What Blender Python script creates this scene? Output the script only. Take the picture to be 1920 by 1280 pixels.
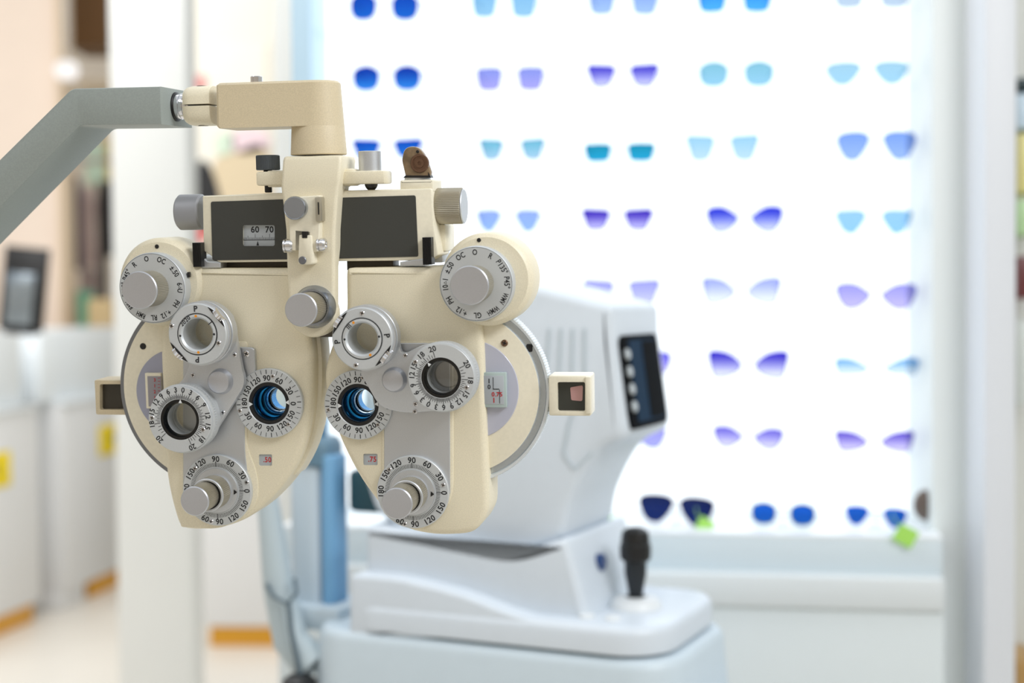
import bpy, bmesh, math, random
from mathutils import Vector, Matrix
random.seed(7)
for o in list(bpy.data.objects): bpy.data.objects.remove(o)
S = bpy.context.scene
COL = S.collection
PI = math.pi
R = math.radians
# ------------------------------------------------------------------ camera, world, lights, exposure
FPX = 50.0 / 36.0 * 1920
CAMLOC = Vector((0, 0, 1.25))
RCAM = Matrix.Rotation(R(90 - 1.6), 3, 'X') @ Matrix.Rotation(R(-0.45), 3, 'Z')
cd = bpy.data.cameras.new('camera'); cam = bpy.data.objects.new('camera', cd); COL.objects.link(cam)
cam.matrix_world = Matrix.Translation(CAMLOC) @ RCAM.to_4x4()
cd.lens = 50; cd.sensor_width = 36; cd.clip_start = 0.05; cd.clip_end = 60
cd.dof.use_dof = True; cd.dof.focus_distance = 0.945; cd.dof.aperture_fstop = 4.0
S.camera = cam
S.view_settings.view_transform = 'Standard'; S.view_settings.look = 'None'
S.view_settings.gamma = 1; S.view_settings.exposure = 0.20; S.view_settings.use_curve_mapping = False
w = bpy.data.worlds.new('world'); S.world = w; w.use_nodes = True
nt = w.node_tree; bg = nt.nodes['Background']
bg.inputs[0].default_value = (0.93, 0.97, 1.0, 1); bg.inputs[1].default_value = 0.70

def area(name, loc, target, sx, sy, power, color=(1, 1, 1)):
    l = bpy.data.lights.new(name, 'AREA'); l.shape = 'RECTANGLE'; l.size = sx; l.size_y = sy
    l.energy = power; l.color = color
    o = bpy.data.objects.new(name, l); COL.objects.link(o); o.location = loc
    o.rotation_euler = (Vector(target) - Vector(loc)).to_track_quat('-Z', 'Y').to_euler()
    return o
area('unseen_area_light', (1.15, 0.05, 2.25), (0.0, 0.95, 1.2), 0.9, 0.5, 19, (0.98, 0.99, 1.0))  # added key light, out of view, brightens the phoropter from the right
area('unseen_area_light', (-1.4, 0.0, 2.8), (-0.2, 1.0, 1.2), 0.9, 0.6, 3.5, (1, 0.95, 0.88))
area('unseen_area_light', (-2.3, 4.4, 3.1), (-2.6, 5.5, 0.5), 2.5, 2.5, 60, (1, 0.98, 0.95))  # ceiling light of the far-left counter area

area('unseen_area_light', (-0.9, 1.7, 3.0), (-1.0, 5.0, 0.9), 1.6, 0.8, 24, (1, 1, 1))  # added fill, out of view, brightens the white column and walls behind

# ------------------------------------------------------------------ materials
def srgb(r, g, b):
    f = lambda c: (c / 255 / 12.92) if c / 255 <= 0.04045 else ((c / 255 + 0.055) / 1.055) ** 2.4
    return (f(r), f(g), f(b), 1)
MATS = {}
def mat(name, col, rough=0.5, metal=0.0, speck=0.0, scale=600, bump=0.0, spec=0.5, coat=0.0, aniso=None, trans=0.0):
    if name in MATS: return MATS[name]
    m = bpy.data.materials.new(name); m.use_nodes = True; MATS[name] = m
    n = m.node_tree; p = n.nodes['Principled BSDF']
    p.inputs['Base Color'].default_value = col; p.inputs['Roughness'].default_value = rough
    p.inputs['Metallic'].default_value = metal; p.inputs['Specular IOR Level'].default_value = spec
    p.inputs['Coat Weight'].default_value = coat
    p.inputs['Transmission Weight'].default_value = trans
    tc = n.nodes.new('ShaderNodeTexCoord'); nz = n.nodes.new('ShaderNodeTexNoise')
    nz.inputs['Scale'].default_value = scale; nz.inputs['Detail'].default_value = 3
    n.links.new(tc.outputs['Object'], nz.inputs['Vector'])
    if speck > 0:
        mx = n.nodes.new('ShaderNodeMix'); mx.data_type = 'RGBA'; mx.blend_type = 'MIX'
        mr = n.nodes.new('ShaderNodeMapRange'); mr.inputs[1].default_value = 0.35; mr.inputs[2].default_value = 0.65
        n.links.new(nz.outputs['Fac'], mr.inputs[0]); n.links.new(mr.outputs[0], mx.inputs[0])
        mx.inputs[6].default_value = tuple(c * (1 - speck) for c in col[:3]) + (1,)
        mx.inputs[7].default_value = tuple(min(1, c * (1 + speck * .5)) for c in col[:3]) + (1,)
        n.links.new(mx.outputs[2], p.inputs['Base Color'])
    if bump > 0:
        b = n.nodes.new('ShaderNodeBump'); b.inputs['Strength'].default_value = bump; b.inputs['Distance'].default_value = 0.0003
        n.links.new(nz.outputs['Fac'], b.inputs['Height']); n.links.new(b.outputs[0], p.inputs['Normal'])
    return m
def emit(name, col, s):
    m = bpy.data.materials.new(name); m.use_nodes = True; n = m.node_tree; n.nodes.clear()
    e = n.nodes.new('ShaderNodeEmission'); e.inputs[0].default_value = col; e.inputs[1].default_value = s
    o = n.nodes.new('ShaderNodeOutputMaterial'); n.links.new(e.outputs[0], o.inputs[0]); return m
def tint(name, top, bot, z0=0.0, z1=0.0, gloss=0.06):
    """tinted see-through lens; the tint runs from top to bottom of the lens itself; light crosses two surfaces"""
    top = tuple(min(1, c) ** .5 for c in top[:3]) + (1,); bot = tuple(min(1, c) ** .5 for c in bot[:3]) + (1,)
    m = bpy.data.materials.new(name); m.use_nodes = True; n = m.node_tree; n.nodes.clear()
    t = n.nodes.new('ShaderNodeBsdfTransparent'); g = n.nodes.new('ShaderNodeBsdfGlossy'); g.inputs['Roughness'].default_value = 0.08
    mx = n.nodes.new('ShaderNodeMixShader'); mx.inputs[0].default_value = gloss
    o = n.nodes.new('ShaderNodeOutputMaterial')
    tc = n.nodes.new('ShaderNodeTexCoord'); sp = n.nodes.new('ShaderNodeSeparateXYZ')
    mr = n.nodes.new('ShaderNodeMapRange'); mr.inputs[1].default_value = z0; mr.inputs[2].default_value = z1
    mc = n.nodes.new('ShaderNodeMix'); mc.data_type = 'RGBA'
    mc.inputs[6].default_value = bot; mc.inputs[7].default_value = top
    n.links.new(tc.outputs['Generated'], sp.inputs[0]); n.links.new(sp.outputs[2], mr.inputs[0])
    n.links.new(mr.outputs[0], mc.inputs[0]); n.links.new(mc.outputs[2], t.inputs[0])
    n.links.new(t.outputs[0], mx.inputs[1]); n.links.new(g.outputs[0], mx.inputs[2]); n.links.new(mx.outputs[0], o.inputs[0])
    return m

CREAM = mat('cream_paint', srgb(233, 224, 199), 0.42, 0, 0.07, 1400, 0.10, 0.5)
CREAM2 = mat('cream_paint_smooth', srgb(236, 229, 208), 0.35, 0, 0.03, 500)
TAN = mat('tan_cream_paint', srgb(212, 197, 166), 0.45, 0, 0.08, 1400, 0.10)  # a darker tan than the other cream paints
SILVER = mat('satin_silver', srgb(205, 208, 212), 0.42, 0.75, 0.05, 2500, 0.05)
DIAL = mat('dial_silver', srgb(206, 210, 213), 0.5, 0.45, 0.03, 2500)
KNOB = mat('knob_aluminium', srgb(198, 200, 206), 0.38, 0.8, 0.04, 2500, 0.08)
KNURL = mat('knurled_metal', srgb(182, 176, 160), 0.4, 0.7)
CHROME = mat('chrome', srgb(225, 225, 228), 0.12, 1.0)
STEEL = mat('brushed_steel', srgb(165, 172, 184), 0.25, 0.95)
STEELD = mat('dark_blued_steel', srgb(88, 95, 102), 0.35, 0.7)
BLACK = mat('black_paint', srgb(18, 18, 20), 0.4)
GLOSSB = mat('black_gloss', srgb(10, 12, 14), 0.15)
INK = mat('black_ink', srgb(35, 36, 40), 0.7)
RED = mat('red_ink', srgb(190, 45, 50), 0.6)
ORANGE = mat('orange_ink', srgb(235, 150, 30), 0.6)
WHITEINK = mat('white_ink', srgb(225, 228, 230), 0.6)
PANEL = mat('dark_grey_panel', srgb(60, 61, 58), 0.45, 0, 0.05, 2000)
SCALEW = mat('scale_white', srgb(176, 182, 188), 0.5)
ARMG = mat('arm_grey_paint', srgb(150, 158, 155), 0.4, 0, 0.05, 900, 0.06)
GREYW = mat('lavender_grey_plastic', srgb(176, 178, 190), 0.3)
BLUEM = mat('blue_coated_metal', srgb(28, 128, 190), 0.2, 0.85)
BROWN = mat('amber_tortoise', srgb(128, 106, 78), 0.3, 0, 0.35, 120, 0, 0.5, 0.5)
WHITEP = mat('white_machine_plastic', srgb(216, 225, 234), 0.35, 0, 0.01, 60)
WHITEQ = mat('white_machine_base', srgb(205, 219, 228), 0.4, 0, 0.01, 60)
TEAL = mat('dark_teal_gap', srgb(40, 80, 92), 0.5)
BLUEP = mat('pale_blue_plastic', srgb(120, 172, 212), 0.35)
WALLW = mat('white_wall_paint', srgb(238, 240, 238), 0.6, 0, 0.01, 3)
WALLB = mat('beige_wall_paint', srgb(226, 214, 198), 0.7, 0, 0.04, 1.2)
GOLD = mat('gold_plinth', srgb(226, 165, 50), 0.35, 0.3)
FLOORM = mat('pale_floor_tile', srgb(228, 222, 212), 0.3, 0, 0.03, 2)
YEL = mat('yellow_card', srgb(250, 222, 10), 0.6)

# ------------------------------------------------------------------ object helpers
def link(o, parent=None):
    COL.objects.link(o)
    if parent is not None: o.parent = parent
    return o
def finish(bm, ang=32):
    bmesh.ops.recalc_face_normals(bm, faces=bm.faces)
    for f in bm.faces: f.smooth = True
    c = math.cos(R(ang))
    for e in bm.edges:
        e.smooth = not (len(e.link_faces) == 2 and e.link_faces[0].normal.dot(e.link_faces[1].normal) < c)
def obj(name, bm, m, parent=None, ang=32, label=None):
    finish(bm, ang)
    me = bpy.data.meshes.new(name); bm.to_mesh(me); bm.free()
    for x in (m if isinstance(m, (list, tuple)) else [m]): me.materials.append(x)
    o = bpy.data.objects.new(name, me)
    if label: o['label'] = label
    return link(o, parent)
def tag(o, label, cat, group=None):
    o['label'] = label; o['category'] = cat
    if group: o['group'] = group
    return o
def struct(o): o['kind'] = 'structure'; return o
def empty(name, label, cat, M=None, group=None):
    o = bpy.data.objects.new(name, None); o.empty_display_size = 0.05; COL.objects.link(o)
    if M is not None: o.matrix_world = M
    return tag(o, label, cat, group)
def B(): return bmesh.new()

class Frame:
    """local frame: x right along the face, z up, y away; P() finds the local point seen at a pixel at height w above the face"""
    def __init__(s, px, py, depth, Rm):
        s.o = ray(px, py) * depth + CAMLOC; s.R = Rm; s.Ri = Rm.transposed()
        s.M = Matrix.Translation(s.o) @ Rm.to_4x4()
        s.co = s.Ri @ (CAMLOC - s.o)
    def P(s, px, py, w=0.0):
        d = s.Ri @ ray(px, py); t = (-w - s.co.y) / d.y
        q = s.co + d * t
        return Vector((q.x, -w, q.z))
    def rad(s, px, py, w, r): return (s.P(px, py + r, w) - s.P(px, py - r, w)).length / 2
def ray(px, py): return RCAM @ Vector(((px - 960) / FPX, (640 - py) / FPX, -1))
def W(px, py, y):
    d = ray(px, py); return CAMLOC + d * (y / d.y)

def box(bm, x0, x1, y0, y1, z0, z1, bev=0.0, seg=2, M=None):
    r = bmesh.ops.create_cube(bm, size=1)
    vs = r['verts']
    for v in vs: v.co = Vector(((x0 + x1) / 2 + v.co.x * (x1 - x0), (y0 + y1) / 2 + v.co.y * (y1 - y0), (z0 + z1) / 2 + v.co.z * (z1 - z0)))
    if M is not None:
        for v in vs: v.co = M @ v.co
    if bev > 0:
        es = list({e for v in vs for e in v.link_edges})
        bmesh.ops.bevel(bm, geom=es, offset=bev, segments=seg, profile=0.5, affect='EDGES')
def loft(bm, rings, cap=True, closed=False):
    vr = [[bm.verts.new(p) for p in ring] for ring in rings]
    n = len(vr[0]); m = len(vr)
    for i in range(m if closed else m - 1):
        a = vr[i]; b = vr[(i + 1) % m]
        for j in range(n): bm.faces.new((a[j], a[(j + 1) % n], b[(j + 1) % n], b[j]))
    if cap and not closed:
        for q in (vr[0], vr[-1]):
            try: bm.faces.new(q)
            except ValueError: pass
def lathe(bm, c, prof, seg=64, teeth=None, axis='w'):
    """prof: (radius, w) metres about the point c (x,z local); teeth: (set of profile indexes, depth)"""
    rings = []
    closed = prof[0][0] > 1e-6 and prof[0] == prof[-1]
    pr = prof[:-1] if closed else prof
    for k, (r, ww) in enumerate(pr):
        ring = []
        for i in range(seg):
            a = 2 * PI * i / seg
            rr = r
            if teeth and k in teeth[0] and i % 2: rr = r - teeth[1]
            ring.append((rr * math.cos(a), rr * math.sin(a), ww))
        rings.append(ring)
    def mp(t):
        if axis == 'w': return Vector((c[0] + t[0], -t[2], c[1] + t[1]))
        if axis == 'u': return Vector((t[2], c[0] + t[0], c[1] + t[1]))
        if axis == 'v': return Vector((c[0] + t[0], c[1] + t[1], t[2]))
    loft(bm, [[mp(t) for t in ring] for ring in rings], True, closed)
def ringprof(ro, ri, w0, w1, b=0.0004):
    return [(ri, w0), (ro, w0), (ro, w1 - b), (ro - b, w1), (ri + b, w1), (ri, w1 - b), (ri, w0)]
def diskprof(r, w0, w1, b=0.0004):
    return [(r, w0), (r, w1 - b), (r - b, w1)]
def fillet(pts, n=5):
    """pts (x,y[,r]) closed polygon -> rounded polygon"""
    out = []; N = len(pts)
    for i, p in enumerate(pts):
        r = p[2] if len(p) > 2 else 0
        a = Vector(pts[i - 1][:2]); b = Vector(p[:2]); c = Vector(pts[(i + 1) % N][:2])
        if r <= 0: out.append(b); continue
        ra = min(r, (a - b).length * .49); rc = min(r, (c - b).length * .49)
        p0 = b + (a - b).normalized() * ra; p1 = b + (c - b).normalized() * rc
        for k in range(n + 1):
            t = k / n; out.append(p0 * (1 - t) ** 2 + b * 2 * t * (1 - t) + p1 * t * t)
    return out
def smooth(pts, n=4):
    out = []; N = len(pts)
    for i in range(N):
        p0, p1, p2, p3 = (Vector(pts[(i + k) % N]) for k in (-1, 0, 1, 2))
        for k in range(n):
            t = k / n
            out.append(0.5 * ((2 * p1) + (-p0 + p2) * t + (2 * p0 - 5 * p1 + 4 * p2 - p3) * t * t + (-p0 + 3 * p1 - 3 * p2 + p3) * t ** 3))
    return out
def prism(bm, F, pts, w0, w1, bev=0.0, seg=3):
    """pixel outline seen at height w1, extruded from w0 (back) to w1 (front), front edge rounded"""
    P = [F.P(p[0], p[1], w1) for p in pts]
    return prism_l(bm, [(p.x, p.z) for p in P], w0, w1, bev, seg)
def prism_l(bm, pts, w0, w1, bev=0.0, seg=3):
    n = len(pts); A = sum(pts[i][0] * pts[(i + 1) % n][1] - pts[(i + 1) % n][0] * pts[i][1] for i in range(n))
    q = []
    for p in pts:
        if not q or (Vector(p) - q[-1]).length > 1e-5: q.append(Vector(p))
    if (q[0] - q[-1]).length < 1e-5: q.pop()
    n = len(q); nm = []
    for i in range(n):
        a = (q[i] - q[i - 1]).normalized(); b = (q[(i + 1) % n] - q[i]).normalized()
        t = (a + b); t = t.normalized() if t.length > 1e-6 else a
        k = 1 / max(.6, a.dot(t)); m = Vector((-t.y, t.x)) * k
        nm.append(m if A > 0 else -m)
    rings = [[Vector((p.x, -w0, p.y)) for p in q]]
    if bev > 0:
        for j in range(seg + 1):
            t = PI / 2 * j / seg; ins = bev * (1 - math.cos(t)); h = w1 - bev + bev * math.sin(t)
            rings.append([Vector((p.x + m.x * ins, -h, p.y + m.y * ins)) for p, m in zip(q, nm)])
    else: rings.append([Vector((p.x, -w1, p.y)) for p in q])
    loft(bm, rings)
def cutshape(F, pts, wref, wbot, wtop=.02):
    b = bmesh.new(); P = [F.P(p[0], p[1], wref) for p in pts]
    loft(b, [[Vector((p.x, -w_, p.z)) for p in P] for w_ in (wbot, wtop)]); return b
def circ(cx, cy, r, n=48, a0=0, a1=360):
    return [(cx + r * math.cos(R(a0 + (a1 - a0) * i / n)), cy + r * math.sin(R(a0 + (a1 - a0) * i / n))) for i in range(n)]
def hull(pts):
    pts = sorted(set((round(p[0], 3), round(p[1], 3)) for p in pts))
    def half(ps):
        h = []
        for p in ps:
            while len(h) >= 2 and (h[-1][0] - h[-2][0]) * (p[1] - h[-2][1]) - (h[-1][1] - h[-2][1]) * (p[0] - h[-2][0]) <= 0: h.pop()
            h.append(p)
        return h
    return half(pts)[:-1] + half(pts[::-1])[:-1]
def tube(bm, pts, r, seg=10, rads=None):
    pts = [Vector(p) for p in pts]; rings = []
    up = Vector((0, 0, 1)); n = len(pts)
    prev = None
    for i, p in enumerate(pts):
        t = (pts[min(i + 1, n - 1)] - pts[max(i - 1, 0)]).normalized()
        if prev is None:
            a = t.cross(up);
            if a.length < 0.1: a = t.cross(Vector((1, 0, 0)))
        else: a = prev - t * prev.dot(t)
        a.normalize(); prev = a; b = t.cross(a)
        rr = rads[i] if rads else r
        rings.append([p + (a * math.cos(2 * PI * k / seg) + b * math.sin(2 * PI * k / seg)) * rr for k in range(seg)])
    loft(bm, rings)
def boolcut(bm, cutters):
    """bm minus a list of cutter bmeshes"""
    def mk(b):
        bmesh.ops.recalc_face_normals(b, faces=b.faces)
        me = bpy.data.meshes.new('t'); b.to_mesh(me); b.free(); return me
    o = bpy.data.objects.new('t', mk(bm)); COL.objects.link(o); cs = []
    for c in cutters:
        k = bpy.data.objects.new('t', mk(c)); COL.objects.link(k); cs.append(k)
        md = o.modifiers.new('b', 'BOOLEAN'); md.operation = 'DIFFERENCE'; md.object = k; md.solver = 'EXACT'
    bpy.context.view_layer.update()
    dg = bpy.context.evaluated_depsgraph_get(); ev = o.evaluated_get(dg)
    me = ev.to_mesh(); nb = bmesh.new(); nb.from_mesh(me); ev.to_mesh_clear()
    for k in cs + [o]:
        d = k.data; bpy.data.objects.remove(k); bpy.data.meshes.remove(d)
    return nb
_tc = {}
def glyphs(s):
    if s not in _tc:
        c = bpy.data.curves.new('t', 'FONT'); c.body = s; c.size = 1; c.align_x = 'CENTER'; c.offset = 0.022; c.space_character = 1.06; c.resolution_u = 3
        o = bpy.data.objects.new('t', c); COL.objects.link(o); bpy.context.view_layer.update()
        dg = bpy.context.evaluated_depsgraph_get(); me = o.evaluated_get(dg).to_mesh()
        vs = [v.co.copy() for v in me.vertices]; fs = [tuple(p.vertices) for p in me.polygons]
        o.evaluated_get(dg).to_mesh_clear(); bpy.data.objects.remove(o); bpy.data.curves.remove(c)
        ys = [v.y for v in vs] or [0]
        _tc[s] = (vs, fs, 0.34)
    return _tc[s]
def text(bm, s, x, z, w, size, rot=0.0, squeeze=1.0):
    """centred at local (x,z); rot clockwise degrees from upright"""
    vs, fs, mid = glyphs(s); a = R(-rot); nv = []
    for v in vs:
        u = v.x * size * squeeze; t = (v.y - mid) * size
        nv.append(bm.verts.new((x + u * math.cos(a) - t * math.sin(a), -w, z + u * math.sin(a) + t * math.cos(a))))
    for f in fs:
        try: bm.faces.new([nv[i] for i in f])
        except ValueError: pass
def polar(c, r, ang): return (c[0] + r * math.sin(R(ang)), c[1] + r * math.cos(R(ang)))
def tick(bm, c, r0, r1, ang, wid, w):
    a = polar(c, r0, ang); b = polar(c, r1, ang); n = (math.cos(R(ang)) * wid / 2, -math.sin(R(ang)) * wid / 2)
    bm.faces.new([bm.verts.new((p[0] + s * n[0], -w, p[1] + s * n[1])) for p, s in ((a, -1), (a, 1), (b, 1), (b, -1))])
def flatpoly(bm, pts, w): bm.faces.new([bm.verts.new((p[0], -w, p[1])) for p in pts])
def ringline(bm, c, r, wid, w, n=64):
    for i in range(n):
        a0, a1 = 360 * i / n, 360 * (i + 1) / n
        flatpoly(bm, [polar(c, r, a0), polar(c, r + wid, a0), polar(c, r + wid, a1), polar(c, r, a1)], w)

# ================================================================== SETTING
def setbox(name, a, m, bev=0.0):
    b = B(); box(b, *a, bev=bev); return struct(obj(name, b, m))
setbox('floor', (-7, 7, -3, 10, -0.1, 0), FLOORM)
setbox('wall_back', (-7, 7, 9.5, 9.7, 0, 3.4), WALLB)
setbox('wall_left', (-7.2, -7, -3, 10, 0, 3.4), WALLB)
setbox('wall_right', (3.5, 3.7, -3, 10, 0, 3.4), WALLW)
setbox('wall_front', (-7, 7, -3.2, -3, 0, 3.4), WALLB)
# white square column beyond the arm
xl = W(207, 300, 4.0).x; xr = W(352, 300, 4.0).x
setbox('trim_1', (xl, xr, 4.0, 4.13, 0, 3.4), WALLW, 0.01)
# white return panel left of the display
# ================================================================== PHOROPTER
dcam = Vector((490 / FPX, 270 / FPX, -1)).normalized()
xcam = dcam.cross(Vector((0, 1, 0))).normalized(); zcam = xcam.cross(dcam)
RPH = RCAM @ Matrix((xcam, dcam, zcam)).transposed()
PH = Frame(620, 740, 0.95, RPH)
def C(px, py, w):
    p = PH.P(px, py, w); return (p.x, p.z)
def RR(px, py, w, r): return PH.rad(px, py, w, r)
def pbox(bm, x0, y0, x1, y1, w0, w1, bev=0.0, F=PH, seg=2):
    a = F.P(x0, y0, w1); b = F.P(x1, y1, w1)
    box(bm, min(a.x, b.x), max(a.x, b.x), -w1, -w0, min(a.z, b.z), max(a.z, b.z), bev, seg)
ph = empty('phoropter', 'cream and silver phoropter with twin dial heads hanging from the grey arm', 'phoropter', PH.M)

def screw_at(parent, px, py, w, r=4.2, m=None, proud=0.0006):
    b = B(); c = C(px, py, w); rr = RR(px, py, w, r)
    lathe(b, c, [(rr, w - 0.0008), (rr, w + proud * .4), (rr * .8, w + proud)], 20)
    o = obj('screw', b, m or CHROME, parent)
    b = B()
    for a in (20, 110):
        p = polar(c, rr * .65, a); q = polar(c, -rr * .65, a); n = polar((0, 0), rr * .16, a + 90)
        flatpoly(b, [(p[0] + n[0], p[1] + n[1]), (q[0] + n[0], q[1] + n[1]), (q[0] - n[0], q[1] - n[1]), (p[0] - n[0], p[1] - n[1])], w + proud + 0.00006)
    bb = b; bmesh.ops.recalc_face_normals(bb, faces=bb.faces)
    # slots joined into the screw mesh
    me = o.data; t = bmesh.new(); t.from_mesh(me); k = len(t.faces)
    tm = bpy.data.meshes.new('t'); bb.to_mesh(tm); bb.free(); t.from_mesh(tm); bpy.data.meshes.remove(tm)
    t.faces.ensure_lookup_table()
    for f in t.faces[k:]: f.material_index = 1
    t.to_mesh(me); t.free(); me.materials.append(BLACK)
    return o
def hole_dot(parent, px, py, w, r):
    b = B(); c = C(px, py, w); rr = RR(px, py, w, r)
    lathe(b, c, [(rr, w - 0.001), (rr, w + 0.0001), (rr * .8, w + .0003)], 20)
    return obj('screw_hole', b, BLACK, parent)

# ---- hanger: flat bar turning into a tapered round neck
wA = -0.010
cA = C(596, 222, wA)[0]
def dring(z, r, xleft, n=20, hd=None):
    """plan outline: straight towards the left, half round on the right"""
    hd = hd or r; ring = []
    for i in range(n + 1):
        a = -PI / 2 + PI * i / n; ring.append(Vector((cA + r * math.cos(a), -wA - (-r * math.sin(a)) * hd / r, z)))
    ring.append(Vector((xleft + 0.002, -wA + hd, z))); ring.append(Vector((xleft, -wA + hd - 0.002, z)))
    ring.append(Vector((xleft, -wA - hd + 0.002, z))); ring.append(Vector((xleft + 0.002, -wA - hd, z)))
    return ring
zt = PH.P(596, 153, wA).z; zb = PH.P(596, 238, wA).z; zn = PH.P(596, 291, wA).z
r0 = RR(596, 153, wA, 45); r1 = RR(596, 291, wA, 53)
xl0 = PH.P(405, 200, wA + 0.016).x
b = B()
f = lambda z: r0 + (r1 - r0) * (zt - z) / (zt - zn)
zs = [zt, zt - .0015, zb + .0015, zb]
loft(b, [dring(z, f(z) - (0.0015 if z in (zt,) else 0), xl0 + (0.0015 if z in (zt, zb) else 0)) for z in zs])
lathe(b, (cA, -wA), [(f(zb) - .0006, zb + .002), (f(zb), zb), (r1, zn + .0006), (r1 - .0006, zn)], 48, axis='v')
hang = obj('hanger_arm', b, TAN, ph)
b = B(); p = PH.P(481, 150, wA); lathe(b, (p.x, -wA), [(.0040, zt - .001), (.0040, zt + .0045), (.0034, zt + .005), (0.002, zt + .005), (.002, zt + .003)], 12, axis='v'); obj('set_screw', b, CHROME, hang)
# split clamp
def cyl_u(bm, px0, px1, py, r, w, bev=0.001, seg=40, half=None, sq=1.0, teeth=None):
    a = PH.P(px0, py, w); c = PH.P(px1, py, w); z = a.z
    prof = [(r - bev, a.x), (r, a.x + bev), (r, c.x - bev), (r - bev, c.x)]
    lathe(bm, (-w, z), prof, seg, teeth=({1, 2}, teeth) if teeth else None, axis='u')
zc = PH.P(380, 199, wA).z; xa = PH.P(355, 199, wA).x; xb = PH.P(406, 199, wA).x
for s, nm in ((1, 'upper'), (-1, 'lower')):
    b = B(); rings = []
    for x, k in ((xa, .86), (xa + .002, .96), (xa + .005, 1), (xb - .001, 1), (xb, .97)):
        ring = []
        for i in range(17):
            a = PI * i / 16
            ex = math.copysign(abs(math.cos(a)) ** .7, math.cos(a)); ez = abs(math.sin(a)) ** .6
            ring.append(Vector((x, -wA + .0135 * k * ex, zc + s * (.0006 + (.0126 * k) * ez))))
        rings.append(ring)
    loft(b, rings); cl = obj('clamp_half', b, CREAM, ph)
    b = B(); xm = PH.P(382, 199, wA).x; zz = zc + s * (.0132)
    rings = []
    for zq, rq in ((zz - s * .003, .0018), (zz + s * .0001, .0034), (zz - s * .003, .0036)):
        rings.append([Vector((xm + rq * math.cos(2 * PI * i / 20), -wA - .002 + rq * math.sin(2 * PI * i / 20), zq)) for i in range(20)])
    loft(b, rings, False); obj('bolt_hole', b, BLACK, cl)

# ---- grey support arm (its own thing)
PA = Frame(230, 220, 0.95, RPH)
arm = empty('instrument_stand', 'grey painted instrument stand whose bent square tube reaches in from the left', 'stand', PA.M)
wf, wbk = 0.015, -0.035
pts = [(300, 162), (303, 233), (150, 235, 8), (-180, 572, 60), (-290, 700), (-420, 660), (-250, 545, 60), (134, 166, 10)]
b = B(); P3 = [PH.P(p[0], p[1], wf) for p in fillet(pts, 6)]
off = Vector(PH.Ri @ (PH.o - PA.o))
prism_l(b, [(p.x + off.x, p.z + off.z) for p in P3], wbk - off.y, wf - off.y, 0.0012, 2)
bmesh.ops.recalc_face_normals(b, faces=b.faces)
obj('support_arm', b, ARMG, arm)
b = B()
zc2 = PH.P(340, 200, wA).z
xe = PH.P(303, 200, wf).x
lathe(b, (-wA + off.y, zc2 + off.z), [(.0098, xe - .004 + off.x), (.0098, xe + .0002 + off.x), (.0088, xe + .001 + off.x)], 40, axis='u')
obj('pin_collar', b, BLACK, arm)
b = B(); x1 = PH.P(362, 200, wA).x
pr = [(.0085, xe - .003)]
for k in range(1, 4): xx = xe + (x1 - xe) * (k / 4 + .1); pr += [(.0086, xx - .0004), (.0080, xx - .0002), (.0080, xx + .0002), (.0086, xx + .0004)]
pr += [(.0086, x1)]
lathe(b, (-wA + off.y, zc2 + off.z), [(r, x + off.x) for r, x in pr], 40, axis='u'); obj('pivot_pin', b, CHROME, arm)
# upright column that carries the arm, beyond the left edge
b = B(); q = PH.P(-330, 640, -.01) + off; Mi = PA.M.inverted()
top = PA.M @ q
lo = Mi @ Vector((top.x, top.y, 0.012)); hi = Mi @ Vector((top.x, top.y, top.z + .05))
tube(b, [lo, hi], .035, 32); obj('upright_column', b, ARMG, arm)
b = B(); lo0 = Mi @ Vector((top.x, top.y, 0.0)); lo1 = Mi @ Vector((top.x, top.y, .03)); lo2 = Mi @ Vector((top.x, top.y, .05))
tube(b, [lo0, lo1, lo2], .2, 40, rads=[.22, .22, .06]); obj('foot_plate', b, ARMG, arm)

# ---- centre post
def sect(py, xl, xr, w0, w1, n=6, rad=.0025):
    a = PH.P(xl, py, w1); c = PH.P(xr, py, w1); x0, x1, z = a.x, c.x, (a.z + c.z) / 2
    ring = []
    for cx, cw, a0 in ((x1 - rad, w1 - rad, 0), (x0 + rad, w1 - rad, 90), (x0 + rad, w0 + rad, 180), (x1 - rad, w0 + rad, 270)):
        for i in range(n + 1):
            t = R(a0 + 90 * i / n); ring.append(Vector((cx + rad * math.cos(t), -(cw + rad * math.sin(t)), z)))
    return ring
wp = .010
b = B()
secs = [(292, 534, 636, wp - .003), (294, 531, 639, wp - .001), (300, 529, 640, wp), (345, 526, 636, wp), (352, 526, 634, wp), (375, 529, 632, wp), (430, 535, 628, wp), (500, 537, 627, wp), (560, 540, 627, wp), (585, 542, 627, wp)]
loft(b, [sect(y, a, c, -.024 if y < 352 else (-.016 if y < 400 else (-.008 if y < 500 else -.001)), w_) for y, a, c, w_ in secs])
post = obj('centre_post', b, CREAM, ph, 40)
b = B(); lathe(b, C(585, 588, wp), [(RR(585, 588, wp, 45), -.001), (RR(585, 588, wp, 45), wp - .0025), (RR(585, 588, wp, 44), wp - .0008), (RR(585, 588, wp, 42), wp)], 56)
obj('post_foot', b, CREAM, post)
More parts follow.
